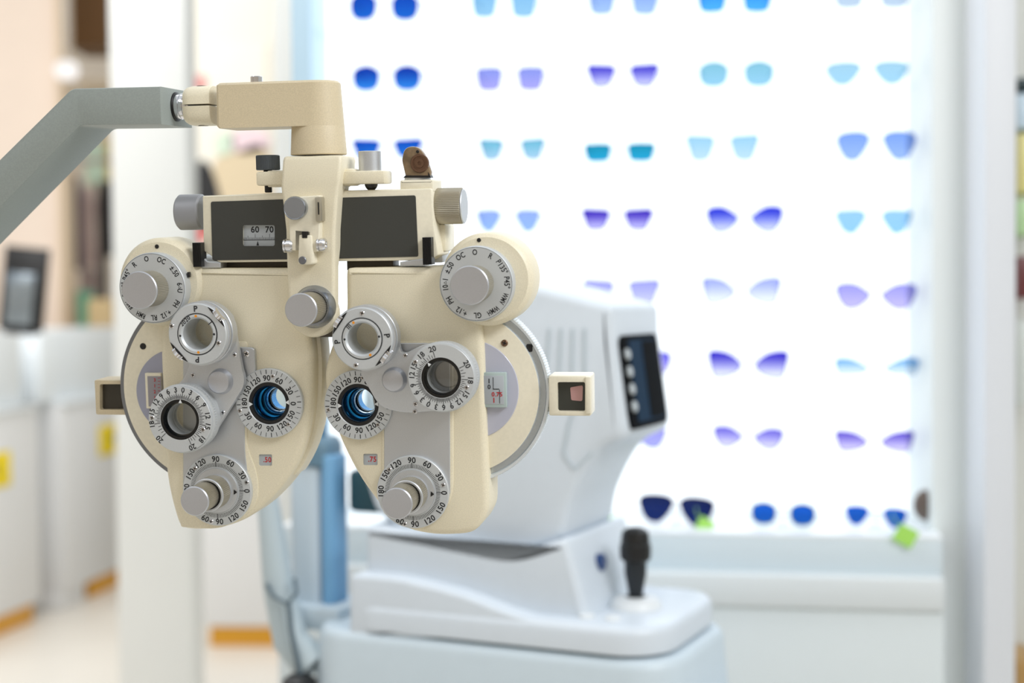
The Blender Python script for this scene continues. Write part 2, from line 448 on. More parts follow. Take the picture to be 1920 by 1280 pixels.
# side ears with levelling screws
def xsteps(bm, x0, x1, y, w, r):
    p = PH.P(x0, y, w); return p
b = B(); pbox(b, 479, 322, 535, 347, -.018, .002, .0015); pbox(b, 500, 320, 535, 350, -.016, .0, .001); earl = obj('levelling_ear', b, CREAM, ph)
b = B(); pbox(b, 632, 321, 721, 344, -.018, .002, .0015); pbox(b, 632, 316, 668, 348, -.016, .0, .003); earr = obj('levelling_ear', b, CREAM, ph)
def vknob(name, px, y0, y1, w, r, m, parent, teeth=None, seg=40, bev=.0005, label=None):
    z1 = PH.P(px, y0, w).z; z0 = PH.P(px, y1, w).z; x = PH.P(px, y0, w).x; r = RR(px, y0, w, r)
    b = B(); lathe(b, (x, -w), [(r - bev, z0), (r, z0 + bev), (r, z1 - bev), (r - bev, z1)], seg, teeth=({1, 2}, teeth) if teeth else None, axis='v')
    return obj(name, b, m, parent, label=label)
vknob('levelling_screw', 502, 291, 319, -.008, 22.5, STEELD, ph, .0002, 90, label='dark blued levelling screw')
vknob('screw_stem', 502, 318, 324, -.008, 8, BLACK, ph.children[-1]); vknob('screw_tip', 503, 346, 361, -.008, 7, BLACK, ph.children[-1])
kk = vknob('levelling_screw', 693, 283, 322, -.008, 21.5, SILVER, ph, label='bright silver levelling screw')
z1 = PH.P(696, 343, -.008).z; x = PH.P(696, 343, -.008).x
b = B(); lathe(b, (x, .008), [(.0045 * math.cos(t * .3), z1 - .0052 * math.sin(t * .3)) for t in range(0, 5)] + [(.0001, z1 - .0052)], 24, axis='v'); obj('ball_tip', b, BLACK, kk)

# ---- cross bar with the distance scale
b = B()
body = [(379, 367, 3), (540, 361), (640, 357), (809, 353, 4), (813, 420), (822, 478, 3), (806, 488, 3), (410, 492, 3), (396, 480, 6), (381, 470, 4)]
win = cutshape(PH, [(455, 422), (516, 422), (516, 462), (455, 462)], -.003, -.0056)
prism(b, PH, fillet(body), -.034, -.003, .0012, 2)
b = boolcut(b, [win])
bar = obj('crossbar_housing', b, CREAM2, ph, 30)
b = B(); prism(b, PH, fillet([(395, 378, 4), (548, 373), (548, 486), (398, 488, 4)]), -.0032, -.0024, .0001, 1)
win = cutshape(PH, fillet([(455, 422, 4), (515, 422, 4), (515, 461, 4), (455, 461, 4)]), -.0024, -.008)
b = boolcut(b, [win]); obj('face_panel', b, PANEL, bar)
b = B(); prism(b, PH, fillet([(620, 371), (779, 366, 4), (784, 481, 4), (620, 485)]), -.0032, -.0024, .0001, 1); obj('face_panel', b, PANEL, bar)
b = B(); pbox(b, 452, 421, 526, 463, -.0058, -.0046); sc = obj('distance_scale', b, SCALEW, bar)
wS = -.0045; b = B()
zl = PH.P(480, 449.5, wS).z
p0 = PH.P(478, 430, wS); p1 = PH.P(505, 430, wS)
text(b, '60', p0.x, p0.z, wS, .0058); text(b, '70', p1.x, p1.z, wS, .0058)
flatpoly(b, [(PH.P(455, 449, wS).x, zl - .0003), (PH.P(516, 449, wS).x, zl - .0003), (PH.P(516, 449, wS).x, zl + .0001), (PH.P(455, 449, wS).x, zl + .0001)], wS)
for k in range(-8, 15):
    x = p0.x + (p1.x - p0.x) * k / 10; h = .0038 if k % 10 == 0 else (.0028 if k % 5 == 0 else .0016)
    if PH.P(456, 449, wS).x < x < PH.P(515, 449, wS).x: flatpoly(b, [(x - .00012, zl), (x + .00012, zl), (x + .00012, zl + h), (x - .00012, zl + h)], wS)
xm = PH.P(483, 449, wS).x
flatpoly(b, [(xm - .0009, zl - .0038), (xm + .0009, zl - .0038), (xm, zl - .0006)], wS + .00005)
obj('scale_markings', b, INK, sc)
m_ = B(); cyl_u(m_, 337, 382, 398, RR(360, 398, -.018, 33.5), -.018, .0012, 48); obj('end_knob', m_, mat('plain_grey_metal', srgb(158, 160, 166), .5, .4), ph, label='plain grey end knob')
b = B(); cyl_u(b, 820, 868, 386.5, RR(840, 386, -.018, 34), -.018, .0006, 120, teeth=.0006); kn = obj('end_knob', b, KNURL, ph, label='knurled end knob')
b = B(); cyl_u(b, 867.5, 871, 386.5, RR(840, 386, -.018, 32.5), -.018, .0006, 48); obj('knob_cap', b, SILVER, kn)
# level vial tab on the right
b = B(); prism(b, PH, fillet([(749, 337, 5), (812, 336, 5), (812, 358), (749, 358)]), -.03, -.006, .002, 2); pb = obj('tab_base', b, CREAM2, ph)
vknob('tab_washer', 783, 329, 338, -.018, 25, SILVER, pb)
b = B(); pts = fillet([(753, 300, 6), (758, 276, 14), (782, 273, 14), (796, 290, 8), (807, 322), (806, 331), (760, 330)])
prism(b, PH, pts, -.014, -.009, .001, 2); tb = obj('folding_tab', b, BROWN, pb)
c = C(787, 306, -.009)
b = B(); lathe(b, c, [(.0063, -.010), (.0063, -.0085), (.0058, -.0078), (.0046, -.0078), (.0044, -.0084), (.0032, -.0084), (.003, -.0078), (.0012, -.0078), (.001, -.0084)], 40); obj('tab_disc', b, mat('amber_disc', srgb(112, 84, 66), .2, .5), tb)
hole_dot(tb, 783, 284, -.0088, 3)
b = B(); prism(b, PH, [(803, 322), (808, 333), (756, 333), (760, 329), (803, 329)], -.016, -.0088); obj('tab_hinge', b, BLACK, tb)
# housing lump behind right end
b = B(); pbox(b, 782, 420, 836, 472, -.046, -.018, .002); obj('rear_cover', b, CREAM2, bar)
b = B(); pbox(b, 800, 465, 830, 492, -.044, -.022, .001); obj('rear_bracket', b, SILVER, bar)
# ribbed head carriers
def carrier(x0, x1, y0, y1, flip):
    b = B(); a = PH.P(x0, y0, .004); c = PH.P(x1, y1, .004); n = 9; st = []
    for i in range(n):
        t0 = a.x + (c.x - a.x) * i / n; t1 = a.x + (c.x - a.x) * (i + .55) / n; t2 = a.x + (c.x - a.x) * (i + 1) / n
        st += [(t0, .0044), (t1, .0044), (t1, .0036), (t2, .0036)]
    top = [Vector((x, -w_, a.z)) for x, w_ in st] + [Vector((c.x, .006, a.z)), Vector((a.x, .006, a.z))]
    bot = [Vector((v.x, v.y, c.z)) for v in top]
    loft(b, [top, bot]); cr = obj('ribbed_slide_knob', b, BLACK, ph, 20)
    b = B(); xi = (x1 - 2, x1 + 36) if not flip else (x0 - 42, x0 + 4)
    prism(b, PH, [(xi[0], y1 - 22), (xi[0] + 14, y1 - 10), (xi[1], y1 - 8), (xi[1], y1 + 2), (xi[0], y1 + 3)] if not flip else [(xi[1], y1 - 12), (xi[1], y1 + 2), (xi[0], y1 + 2), (xi[0], y1 - 5)], -.02, -.002, .0006, 1)
    obj('slide_bracket', b, SILVER, cr)
carrier(361, 377, 455, 500, False); carrier(792, 809, 445, 496, True)
RAILM = mat('rail_dark', srgb(72, 66, 56), .4, .3)
for x0, x1 in ((400, 560), (650, 737)):
    b = B(); pbox(b, x0, 486, x1, 506, -.030, -.014, .0005); obj('carriage_rail', b, RAILM, ph)
b = B(); pbox(b, 575, 600, 645, 632, -.034, -.001, .001); obj('head_link', b, RAILM, ph)

# ---- centre adjusters on the post
b = B(); prism(b, PH, fillet([(541, 370, 3), (600, 366, 3), (599, 440), (596, 472, 3), (581, 472, 2), (579, 436), (556, 434), (556, 470, 2), (543, 470, 3)]), wp - .001, wp + .006, .0006, 1)
lockp = obj('vertex_sight_plate', b, CREAM2, ph)
b = B(); c = C(552, 390, .022); rr = RR(552, 390, .022, 22.5); lathe(b, c, [(rr * .9, wp + .004), (rr, wp + .010), (rr, .0213), (rr - .0006, .0222)] + [(rr * (.9 - .1 * k / 1), .0222 - (.00012 if k % 2 == 0 else 0)) for k in range(9)], 90, teeth=({1, 2}, .0002)); obj('sight_knob', b, STEEL, lockp)
b = B(); pbox(b, 590, 369, 603, 415, wp, wp + .008, .0008); pl = obj('slotted_plate', b, KNURL, lockp)
b = B(); pbox(b, 595.5, 379, 598.5, 402, wp, wp + .0083); obj('slot', b, BLACK, pl)
b = B(); prism(b, PH, fillet([(560, 440, 3), (583, 441, 3), (588, 496, 6), (558, 497, 6)]), wp - .001, wp + .0085, .0012, 2); lv = obj('sight_lever', b, CREAM2, ph)
b = B(); c = C(567, 488, wp + .0088); lathe(b, c, [(.0026, wp), (.0026, wp + .0089), (.0022, wp + .0093)], 24); obj('lever_pin', b, mat('grey_pin', srgb(120, 122, 128), .4, .6), lv)
b = B(); pbox(b, 566, 434, 576, 446, wp - .001, wp + .0088); obj('lever_gap', b, BLACK, lv)
for x0, x1, y in ((529, 545, 461), (592, 606, 459)):
    b = B(); a = PH.P(x0, y, wp + .006); c = PH.P(x1, y, wp + .006); rr = RR(x0, y, wp, 13)
    lathe(b, (-(wp + .0035), a.z), [(rr * .7, a.x), (rr, a.x + .0008), (rr, a.x + .002), (rr * .82, a.x + .0022), (rr * .82, a.x + .0028), (rr, a.x + .003), (rr, c.x), (rr * .8, c.x + .0012), (rr * .5, c.x + .0012), (rr * .45, c.x + .0004)], 32, axis='u')
    obj('side_screw', b, CHROME, lv)
# lower adjusting knob
def knob_stack(name, px, py, rpx, w0, w1, parent, m=KNURL, capm=KNOB, n=110, teeth=.0006, neck=None, label=None):
    """px,py: centre of the front face as seen"""
    c = C(px, py, w1); r = RR(px, py, w1, rpx)
    b = B(); lathe(b, c, [(r * .96, w0), (r * .96, w1 - .0012)], n, teeth=({0, 1}, teeth)); o = obj(name, b, m, parent, label=label)
    b = B(); lathe(b, c, [(r * .97, w1 - .0016), (r, w1 - .0014), (r, w1 - .0006), (r - .0006, w1), (r - .002, w1 - .00012)], n if n < 120 else 96, teeth=None); obj('knob_cap', b, capm, o)
    return o, c, r
k, c, r = knob_stack('adjusting_knob', 564, 581, 31.5, wp + .004, .039, ph)
b = B(); rr = RR(590, 578, wp, 40); lathe(b, c, [(rr, wp - .001), (rr, wp + .003), (rr - .0022, wp + .007), (rr - .0035, wp + .007), (rr - .0035, wp + .001)], 64); obj('knob_collar', b, STEEL, k)

# ---- the two lens heads
def head(outline, lobe, recess, holes, dots, wheel, label):
    """cream housing with through holes for the sight tubes"""
    b = B(); prism(b, PH, outline, -.032, 0.0, .0045, 4)
    cut = []
    for px, py, r in holes:
        t = B(); lathe(t, C(px, py, .004), [(RR(px, py, 0, r), -.06), (RR(px, py, 0, r), .03)], 48); cut.append(t)
    cut.append(cutshape(PH, fillet([(recess[0], recess[1], 3), (recess[2], recess[1], 3), (recess[2], recess[3], 3), (recess[0], recess[3], 3)]), 0, -.0014))
    b = boolcut(b, cut)
    h = obj('lens_housing', b, CREAM, ph, 34, label)
    b = B(); c = C(lobe[0], lobe[1], .003); r = RR(lobe[0], lobe[1], .003, lobe[2])
    lathe(b, c, [(r, -.026), (r, -.001), (r - .0009, .0012), (r - .003, .003)], 80); obj('dial_boss', b, CREAM, h)
    for d in dots: hole_dot(h, *d)
    return h
LOUT = smooth([(330, 504), (345, 503), (440, 503), (520, 503), (548, 503.5), (562, 507), (568, 520), (571, 545), (578, 600), (585, 660), (586, 720), (581, 785), (566, 845), (541, 893), (507, 935), (465, 970), (420, 988), (380, 993), (356, 992.5), (342, 989), (331, 976), (314, 910), (307, 840), (303, 740), (300, 640), (310, 560)], 4)
ROUT = smooth([(648, 512), (650, 505), (656, 502.5), (680, 502), (740, 501), (800, 501), (840, 501), (885, 540), (903, 620), (908, 720), (912, 830), (916, 930), (911, 966), (888, 996), (850, 1003), (800, 1001), (752, 986), (708, 942), (668, 885), (634, 815), (614, 750), (608, 700), (622, 645), (644, 605), (648, 580), (648, 540)], 4)
hl = head(LOUT, (299, 529, 83), (485, 851.5, 510, 873), [(504, 756, 33.5)], [(294, 462, .0032, 4), ], None, 'darker shaded left housing')
hr = head(ROUT, (912, 524, 88), (681, 850.5, 708, 872), [(671, 759, 33.5)], [(898, 450, .0032, 4)], None, 'brighter right housing')
for h, x0, x1, y0, y1, s in ((hl, 485, 511, 851, 874, '.50'), (hr, 681, 709, 850, 873, '.75')):
    b = B(); pbox(b, x0 - 1, y0 - 1, x1 + 1, y1 + 1, -.0020, -.0010); o = obj('power_window', b, SCALEW, h)
    b = B(); p = PH.P((x0 + x1) / 2 + 3, (y0 + y1) / 2 - 1, -.0009); text(b, s, p.x, p.z, -.0009, .0050, 0, .92) 
    o2 = obj('power_digits', b, RED, h, label='red digits')
# curved cover strip on the inner flank of the left head
def shiftc(pts, k):
    c = PH.P(450, 750, 0); return [(c.x + (p.x - c.x) * k, c.z + (p.z - c.z) * k) for p in [PH.P(q[0], q[1], 0) for q in pts]]
b = B(); prism_l(b, shiftc(smooth([(575, 560), (586, 620), (592, 690), (589, 770), (573, 840), (545, 893), (535, 880), (556, 830), (566, 770), (570, 690), (566, 620)], 4), 1.012), -.030, -.012, .001, 2)
obj('flank_cover', b, CREAM2, hl)

# ---- big strong-sphere wheels behind the heads
def wheel(px, py, r, label, right, hole=None):
    def holed(b):
        t = B(); lathe(t, C(hole[0], hole[1], .004), [(RR(hole[0], hole[1], 0, hole[2]), -.06), (RR(hole[0], hole[1], 0, hole[2]), .03)], 48); return boolcut(b, [t])
    w1 = -.007; c = C(px, py, w1); s = RR(px, py, w1, r) / r
    b = B(); R_ = r * s
    if right:
        prof = [(R_ * .99, -.022), (R_, -.021), (R_, -.009), (R_ - .0006, w1 - .001), (R_ * .965, w1 - .0012), (R_ * .955, w1 - .004), (R_ * .89, w1 - .004), (R_ * .885, w1 - .001)]
        lathe(b, c, prof, 420, teeth=({1, 2}, .0006)); o = obj('power_wheel', holed(b), mat('wheel_rim_silver', srgb(222, 228, 232), .3, .25), ph, label=label)
        b = B(); lathe(b, c, ringprof(R_ * .955, R_ * .885, w1 - .005, w1 - .0038, .0002), 120); obj('rim_channel', b, mat('channel_grey_metal', srgb(196, 204, 210), .2, .7), o)
        b = B(); lathe(b, c, [(R_ * .885, -.012), (R_ * .885, w1 - .0002), (R_ * .875, w1)], 120); obj('wheel_face', holed(b), CREAM2, o)
    else:
        lathe(b, c, [(R_ * .985, -.022), (R_, -.018), (R_, -.011), (R_ * .985, w1 - .001), (R_ * .97, w1 - .001)], 420, teeth=({1, 2}, .0006))
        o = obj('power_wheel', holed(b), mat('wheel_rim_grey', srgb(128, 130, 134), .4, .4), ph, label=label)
        b = B(); lathe(b, c, [(R_ * .945, -.012), (R_ * .945, w1 - .0002), (R_ * .935, w1)], 120); obj('wheel_face', holed(b), CREAM2, o)
    return o, c, R_
wl, cwl, rwl = wheel(404, 728, 193, 'grey toothed rim', False, (504, 756, 34.5))
wr, cwr, rwr = wheel(857, 735, 174, 'bright silver rim', True, (671, 759, 34.5))
GL = mat('clear_window_left', srgb(162, 164, 182), .15); GR_ = mat('clear_window_right', srgb(188, 190, 206), .15)
b = B(); lathe(b, C(331, 735, -.0062), [(RR(331, 735, -.0062, 80), -.009), (RR(331, 735, -.0062, 80), -.0066), (RR(331, 735, -.0062, 79), -.0062)], 80); obj('wheel_window', b, GL, wl)
b = B(); lathe(b, C(880, 730, -.0062), [(RR(880, 730, -.0062, 93), -.009), (RR(880, 730, -.0062, 93), -.0066), (RR(880, 730, -.0062, 92), -.0062)], 80); obj('wheel_window', b, GR_, wr)
hole_dot(wl, 268, 649, -.0068, 6); screw_at(wr, 946, 643, -.0068, 6.5, mat('brown_screw', srgb(120, 95, 75), .4, .6))
b = B(); pbox(b, 986, 645, 998, 660, -.012, -.0095, .001); obj('rim_stop', b, BLACK, wr)
# right readout block
ACR = mat('greenish_acrylic', srgb(176, 192, 190), .2)
b = B(); pbox(b, 896, 698, 950, 764, -.0070, -.0025, .0006); ro = obj('sphere_readout', b, ACR, wr)
b = B(); pbox(b, 900, 704, 945, 758, -.0030, -.0022, .0002); obj('readout_card', b, SCALEW, ro)
b = B()
for s, x, y, sz in (('1', 917, 714, .0042), ('0', 917, 725, .0040)):
    p = PH.P(x, y, -.002); text(b, s, p.x, p.z, -.002, sz)
for x0, y0, x1, y1 in ((924, 707, 925.5, 730), (924, 728.5, 936, 730), (936, 730, 937.5, 756)):
    a = PH.P(x0, y0, -.002); c_ = PH.P(x1, y1, -.002); flatpoly(b, [(a.x, a.z), (c_.x, a.z), (c_.x, c_.z), (a.x, c_.z)], -.002)
obj('readout_digits', b, INK, ro)
b = B()
for s, x, y, sz in (('0.75', 932, 739, .0040), ('1', 926, 750, .0046)):
    p = PH.P(x, y, -.0019); text(b, s, p.x, p.z, -.0019, sz)
obj('readout_red_digits', b, RED, ro, label='red digits')
b = B(); pbox(b, 271, 699, 304, 766, -.0070, -.0035, .0006); ro = obj('sphere_readout', b, CREAM2, wl)
b = B(); pbox(b, 276, 705, 304, 762, -.0040, -.0032, .0002); obj('readout_card', b, mat('readout_grey', srgb(150, 146, 152), .4), ro)
b = B()
for k in range(5):
    p = PH.P(290, 712 + k * 11, -.003); text(b, str((3, 1, 2, 1, 3)[k]), p.x, p.z, -.003, .0032)
for k in range(9):
    a = PH.P(296, 708 + k * 6, -.003); flatpoly(b, [(a.x, a.z), (a.x + .0016, a.z), (a.x + .0016, a.z - .0003), (a.x, a.z - .0003)], -.003)
obj('readout_red_digits', b, RED, ro)
# side mirror boxes
def sidebox(x0, y0, x1, y1, wx0, wy0, wx1, wy1, m, m2, pink):
    dz = 0 if pink else -.008
    b = B(); pbox(b, x0, y0, x1, y1, -.026 + dz, -.004 + dz, .0012)
    t = cutshape(PH, fillet([(wx0, wy0, 4), (wx1, wy0, 4), (wx1, wy1, 4), (wx0, wy1, 4)]), -.004 + dz, -.009 + dz)
    b = boolcut(b, [t]); o = obj('side_mirror_box', b, m, ph, label='bright box on the right' if pink else 'shaded box on the left')
    b = B(); pbox(b, wx0 - 2, wy0 - 2, wx1 + 4, wy1 + 2, -.0093 + dz, -.0085 + dz); obj('mirror_glass', b, m2, o)
    if pink:
        b = B(); prism(b, PH, fillet([(wx0 + 24, wy0 + 10, 3), (wx0 + 48, wy0 + 6, 4), (wx0 + 47, wy0 + 36, 4), (wx0 + 26, wy0 + 34, 3)]), -.0086, -.0082); obj('pink_reflection', b, mat('pink_reflection_tone', srgb(196, 152, 150), .3), o)  # pinkish reflection in the window, put in as a flat coloured patch
        b = B(); pbox(b, x1 - 11, y0 + 2, x1, y1 - 4, -.024, -.0025, .0008); obj('box_cover', b, CREAM2, o)
    return o
sidebox(1028, 704, 1108, 780, 1045, 716, 1097, 771, CREAM2, mat('smoked_glass', srgb(58, 60, 56), .15), True)
sidebox(176, 712, 240, 778, 187, 720, 236, 768, TAN, mat('smoked_glass_dark', srgb(62, 58, 50), .2), False)  # shade on the left box is put into its darker tan colour

# ---- silver back plates on each head
def plate(pts, bulge, h, nm='back_plate'):
    b = B(); prism(b, PH, fillet(pts), -.001, .0016, .0004, 1)
    if bulge: lathe(b, C(bulge[0], bulge[1], .0016), diskprof(RR(bulge[0], bulge[1], .0016, bulge[2]), -.001, .0016), 64)
    return obj(nm, b, SILVER, ph)
def side_relief(pts, h):
    b = B(); prism(b, PH, fillet(pts), -.001, .0010, .0008, 2); return obj('plate_surround', b, CREAM, h)
side_relief([(338, 640, 6), (463, 640, 6), (463, 840, 20), (484, 890, 30), (484, 950, 30), (430, 985, 30), (400, 992, 20), (338, 988, 6)], hl)
side_relief([(716, 640, 6), (849, 640, 6), (850, 940, 40), (800, 992, 40), (760, 992, 30), (716, 960, 10)], hr)
pll = plate([(343, 650, 4), (457, 650, 4), (459, 845, 10), (463, 880), (463, 930), (343, 930)], None, hl)
plr = plate([(720, 643, 4), (843, 643, 4), (844, 925), (720, 925)], None, hr)
b = B(); prism(b, PH, fillet([(440, 650, 3), (477, 652, 8), (479, 716, 8), (440, 724, 3)]), 0, .0035, .0005, 1); o = obj('side_plate', b, SILVER, ph); screw_at(o, 462, 663, .0036, 6)

# ---- degree dials with tick rings
def marks(c, labels, rl, size, w, ticks, sq=0.98):
    b = B()
    for s, a, inward in labels:
        x, z = polar(c, rl, a); text(b, s, x, z, w, size, a + (180 if inward else 0), sq)
    for a, ra, rb, wd in ticks: tick(b, c, ra, rb, a, wd, w)
    return b
def sight(px, py, r, labels, ri_px, holepx, mirrored):
    """degree ring round the sight tube"""
    w0, w1 = .0002, .0042; c = C(px, py, w1); q = RR(px, py, w1, 1); r_ = r * q
    b = B(); lathe(b, c, ringprof(r_, 39.5 * q, w0, w1), 96); o = obj('axis_ring', b, DIAL, ph)
    tk = []
    for k in range(36):
        a = k * 10 + (3 if mirrored else -6) * 0; tk.append((a - 3, r_ * .85, r_ * .97, (.00055 if k % 9 == 0 else .00034)))
    obj('ring_markings', marks(c, labels, r_ * .73, .0052, w1 + .00008, tk), INK, o)
    b = B(); lathe(b, c, [(39.5 * q, .0005), (39.5 * q, w1 - .0004), (ri_px * q, w1 - .0004), ((ri_px - 1) * q, w1 - .0014), ((ri_px - 1) * q, .0005), (39.5 * q, .0005)], 72); k = obj('black_bezel', b, BLACK, o)
    for a in (87, 267):
        b = B(); p = polar(c, (39) * q, a); t = polar(p, 7.5 * q, a + 180); n = polar((0, 0), 4.5 * q, a + 90)
        flatpoly(b, [(p[0] + n[0], p[1] + n[1]), (p[0] - n[0], p[1] - n[1]), t], w1 - .0003)
        obj('axis_pointer', b, WHITEINK, o)
    # tube with stepped blue coated rings
    rt = (ri_px - 1) * q; b = B()
    pr = [(rt, .001), (rt, -.008)]
    lathe(b, c, [(rt + .0002, .001), (rt, .001), (rt, -.009), (rt * .90, -.0095), (rt * .88, -.013), (rt * .80, -.0135), (rt * .80, -.017), (rt * .74, -.0175), (rt * .74, -.034), (rt + .0002, -.034), (rt + .0002, .001)], 64)
    tb = obj('sight_tube', b, BLUEM, ph)
    for ww, kf in ((-.0015, .995), (-.0100, .88), (-.0150, .80), (-.0200, .74)):
        b = B(); lathe(b, c, [(rt * kf, ww - .0016), (rt * kf, ww), (rt * kf - .0008, ww + .0003), (rt * kf - .0012, ww - .0016), (rt * kf, ww - .0016)], 56); obj('retaining_ring', b, CHROME if -.018 < ww < -.012 else GLOSSB, tb)
    b = B(); lathe(b, c, [(rt * .74, -.028), (rt * .74, -.027), (rt * .4, -.0262), (.0001, -.026)], 48); obj('eyepiece_lens', b, tint('coated_glass', srgb(240, 250, 253), srgb(225, 243, 250), 0, 1, .06), tb)
    return o, c, q
LAB_S = [('0', 90, 0), ('30', 60, 0), ('60', 27, 0), ('90', -3, 0), ('120', -32, 0), ('150', -62, 0), ('180', -91, 0),
         ('30', 240, 1), ('60', 208, 1), ('90', 179, 1), ('120', 150, 1), ('150', 120, 1)]
s1, cs1, q1 = sight(504, 756, 65, LAB_S, 33, 30, False)
for x, y in ((511.5, 705), (450, 770), (541, 795)): screw_at(s1, x, y, .0042, 4.2)
s2, cs2, q2 = sight(671, 759, 65, [(l, a - 0 if a > 0 else a + 4, i) for l, a, i in LAB_S if l != '0' or i], 33, 30, True)
for x, y in ((616, 768), (709, 796), (680, 708)): screw_at(s2, x, y, .0042, 4.2)

# ---- lower axis dials with double knob
def axisdial(px, py, r, cap, capr, screws):
    w1 = .0045; c = C(px, py, w1); q = RR(px, py, w1, 1); r_ = r * q
    b = B(); lathe(b, c, diskprof(r_, .001, w1), 96); o = obj('axis_dial', b, DIAL, ph)
    labs = [('0', 90, 0), ('30', 60, 0), ('60', 29, 0), ('90', 0, 0), ('120', -31, 0), ('150', -60, 0), ('180', -90, 0), ('150', 119, 1), ('120', 149, 1), ('90', 177, 1), ('60', 205, 1), ('30', 236, 1)]
    tk = [(k * 10 / 3, r_ * .66, r_ * (.81 if k % 27 == 0 else .775), .00060 if k % 27 == 0 else .00032) for k in range(108)]
    obj('dial_markings', marks(c, labs, r_ * .88, .0054, w1 + .00008, tk), INK, o)
    for x, y in screws: screw_at(o, x, y, w1, 4.5)
    b = B(); lathe(b, c, [(.63 * r_, w1), (.63 * r_, w1 + .0006), (.62 * r_, w1 + .0010), (.5 * r_, w1 + .0014)], 80)
    lathe(b, c, [(.46 * r_, w1 + .001), (.46 * r_, w1 + .0034)], 60)
    k1 = obj('pointer_disc', b, SILVER, ph)
    b = B(); p = polar(c, .60 * r_, 93); t = polar(c, .60 * r_, 93)
    flatpoly(b, [polar(c, .62 * r_, 93), polar(polar(c, .52 * r_, 93), .0018, 3), polar(polar(c, .52 * r_, 93), -.0018, 3)], w1 + .0016); obj('pointer_mark', b, BLACK, k1)
    b = B(); rr = .46 * r_; lathe(b, c, [(rr, w1 + .002), (rr, .0205), (rr - .0002, .0206)], 110, teeth=({0, 1}, .0006)); k2 = obj('outer_knob', b, KNURL, ph)
    b = B(); lathe(b, c, [(rr, .0203), (rr, .0212), (rr - .0005, .0216), (rr - .0015, .0216), (rr - .0016, .0206)], 100); obj('knob_rim', b, SILVER, k2)
    b = B(); lathe(b, c, [(rr - .0017, .0200), (rr - .0017, .0211)], 60); obj('knob_gap', b, GLOSSB, k2)
    knob_stack('inner_knob', cap[0], cap[1], capr, .0208, .0402, ph, n=110)
    return o
axisdial(406.5, 919, 66.5, (364.5, 939.5), 27.5, [(366, 877.5), (462.5, 904), (396, 977)])
axisdial(773.5, 922.5, 68, (744, 944), 29.5, [(730, 880), (831, 909), (759, 982)])

# ---- auxiliary lens dials at the top corners
def auxdial(px, py, r, cap, capr, labels, skirt):
    w0, w1 = .002, .012; c = C(px, py, w1); q = RR(px, py, w1, 1); r_ = r * q
    b = B(); lathe(b, c, [(r_ * 1.0, w0), (r_ * 1.0, w1 - .0012), (r_ * .985, w1 - .0004), (r_ * .97, w1)], 120); o = obj('auxiliary_dial', b, DIAL, ph)
    mk = marks(c, [l for l in labels if '∆' not in l[0] and 'M' not in l[0]], r_ * .835, .0050, w1 + .00008, [], .80)
    for s_, a_, _i in labels:
        if 'M' in s_: x_, z_ = polar(c, r_ * .84, a_); text(mk, s_, x_, z_, w1 + .00008, .0047, a_, .66)
    for s_, a_, _i in labels:
        if '∆' in s_:
            u_, v_ = s_.split('∆')
            for g_, da in ((u_, -4.5 - 2.5 * (len(u_) - 1)), (v_, 8.5)):
                x_, z_ = polar(c, r_ * .835, a_ + da); text(mk, g_, x_, z_, w1 + .00008, .0050, a_ + da, .8)
            t_ = polar(c, r_ * .825, a_ + 2.5); o3 = [polar(t_, .0013, a_ + 120 * k) for k in range(3)]; i3 = [polar(t_, .0008, a_ + 120 * k) for k in range(3)]
            for k in range(3): flatpoly(mk, [o3[k], o3[(k + 1) % 3], i3[(k + 1) % 3], i3[k]], w1 + .00008)
    obj('dial_markings', mk, INK, o)
    b = B(); ringline(b, c, r_ * .962, .00025, w1 + .00006, 96); obj('dial_outline', b, STEELD, o)
    knob_stack('dial_knob', cap[0], cap[1], capr, w1 - .001, .032, ph, n=130, teeth=.0004)
    return o
ad = auxdial(285, 540, 66.5, (261, 544), 35.5, [('O', -9, 0), ('OC', 22, 0), ('±.50', 56, 0), ('6∆U', 87, 0), ('PH', 122, 0), ('+.12', 152, 0), ('RL', 178, 0), ('RMH', 206, 0), ('RMV', 236, 0), ('P135°', 268, 0), ('P45°', -63, 0), ('R', -37, 0)], 0)
b = B(); pbox(b, 350, 510, 355, 520, .0035, .0065, .0004); obj('index_notch', b, BLACK, ad)
auxdial(892.5, 532, 71, (880, 535), 37, [('O', -1, 0), ('R', 29, 0), ('P135°', 58, 0), ('P45°', 88, 0), ('WMV', 118, 0), ('WMH', 148, 0), ('GL', 178, 0), ('+.12', 209, 0), ('PH', 239, 0), ('10∆I', 270, 0), ('±.50', 301, 0), ('OC', 331, 0)], 0)

# ---- turret arms carrying the two flip lenses
def turret(pts, holes, w0, w1, name='turret_arm'):
    b = B(); prism(b, PH, pts, w0, w1, .0008, 2); cut = []
    for px, py, w_, r in holes:
        t = B(); lathe(t, C(px, py, w_), [(RR(px, py, w_, r), -.001), (RR(px, py, w_, r), .04)], 40); cut.append(t)
    return obj(name, boolcut(b, cut), SILVER, ph, 30)
TW0, TW1 = .0055, .0095
LT = fillet(circ(383, 626, 61, 18, 118, 340) + circ(417, 712, 41, 8, -25, 35) + circ(350, 783, 59, 18, 25, 248) + [(347, 708, 14)], 4)
RT = fillet([p for p in circ(694, 633, 57, 20, 90, 320)] + [(748, 640, 20), (752, 668, 30), (800, 640, 30)] + circ(834, 708, 62, 20, 280, 440) + [(760, 775, 20), (712, 764, 20), (672, 694, 10)], 4)
tl = turret(LT, [(370, 626, .028, 33), (337, 786, .024, 29)], TW0, TW1)
tr = turret(RT, [(679, 634, .028, 33), (826, 708, .024, 31)], TW0, TW1)
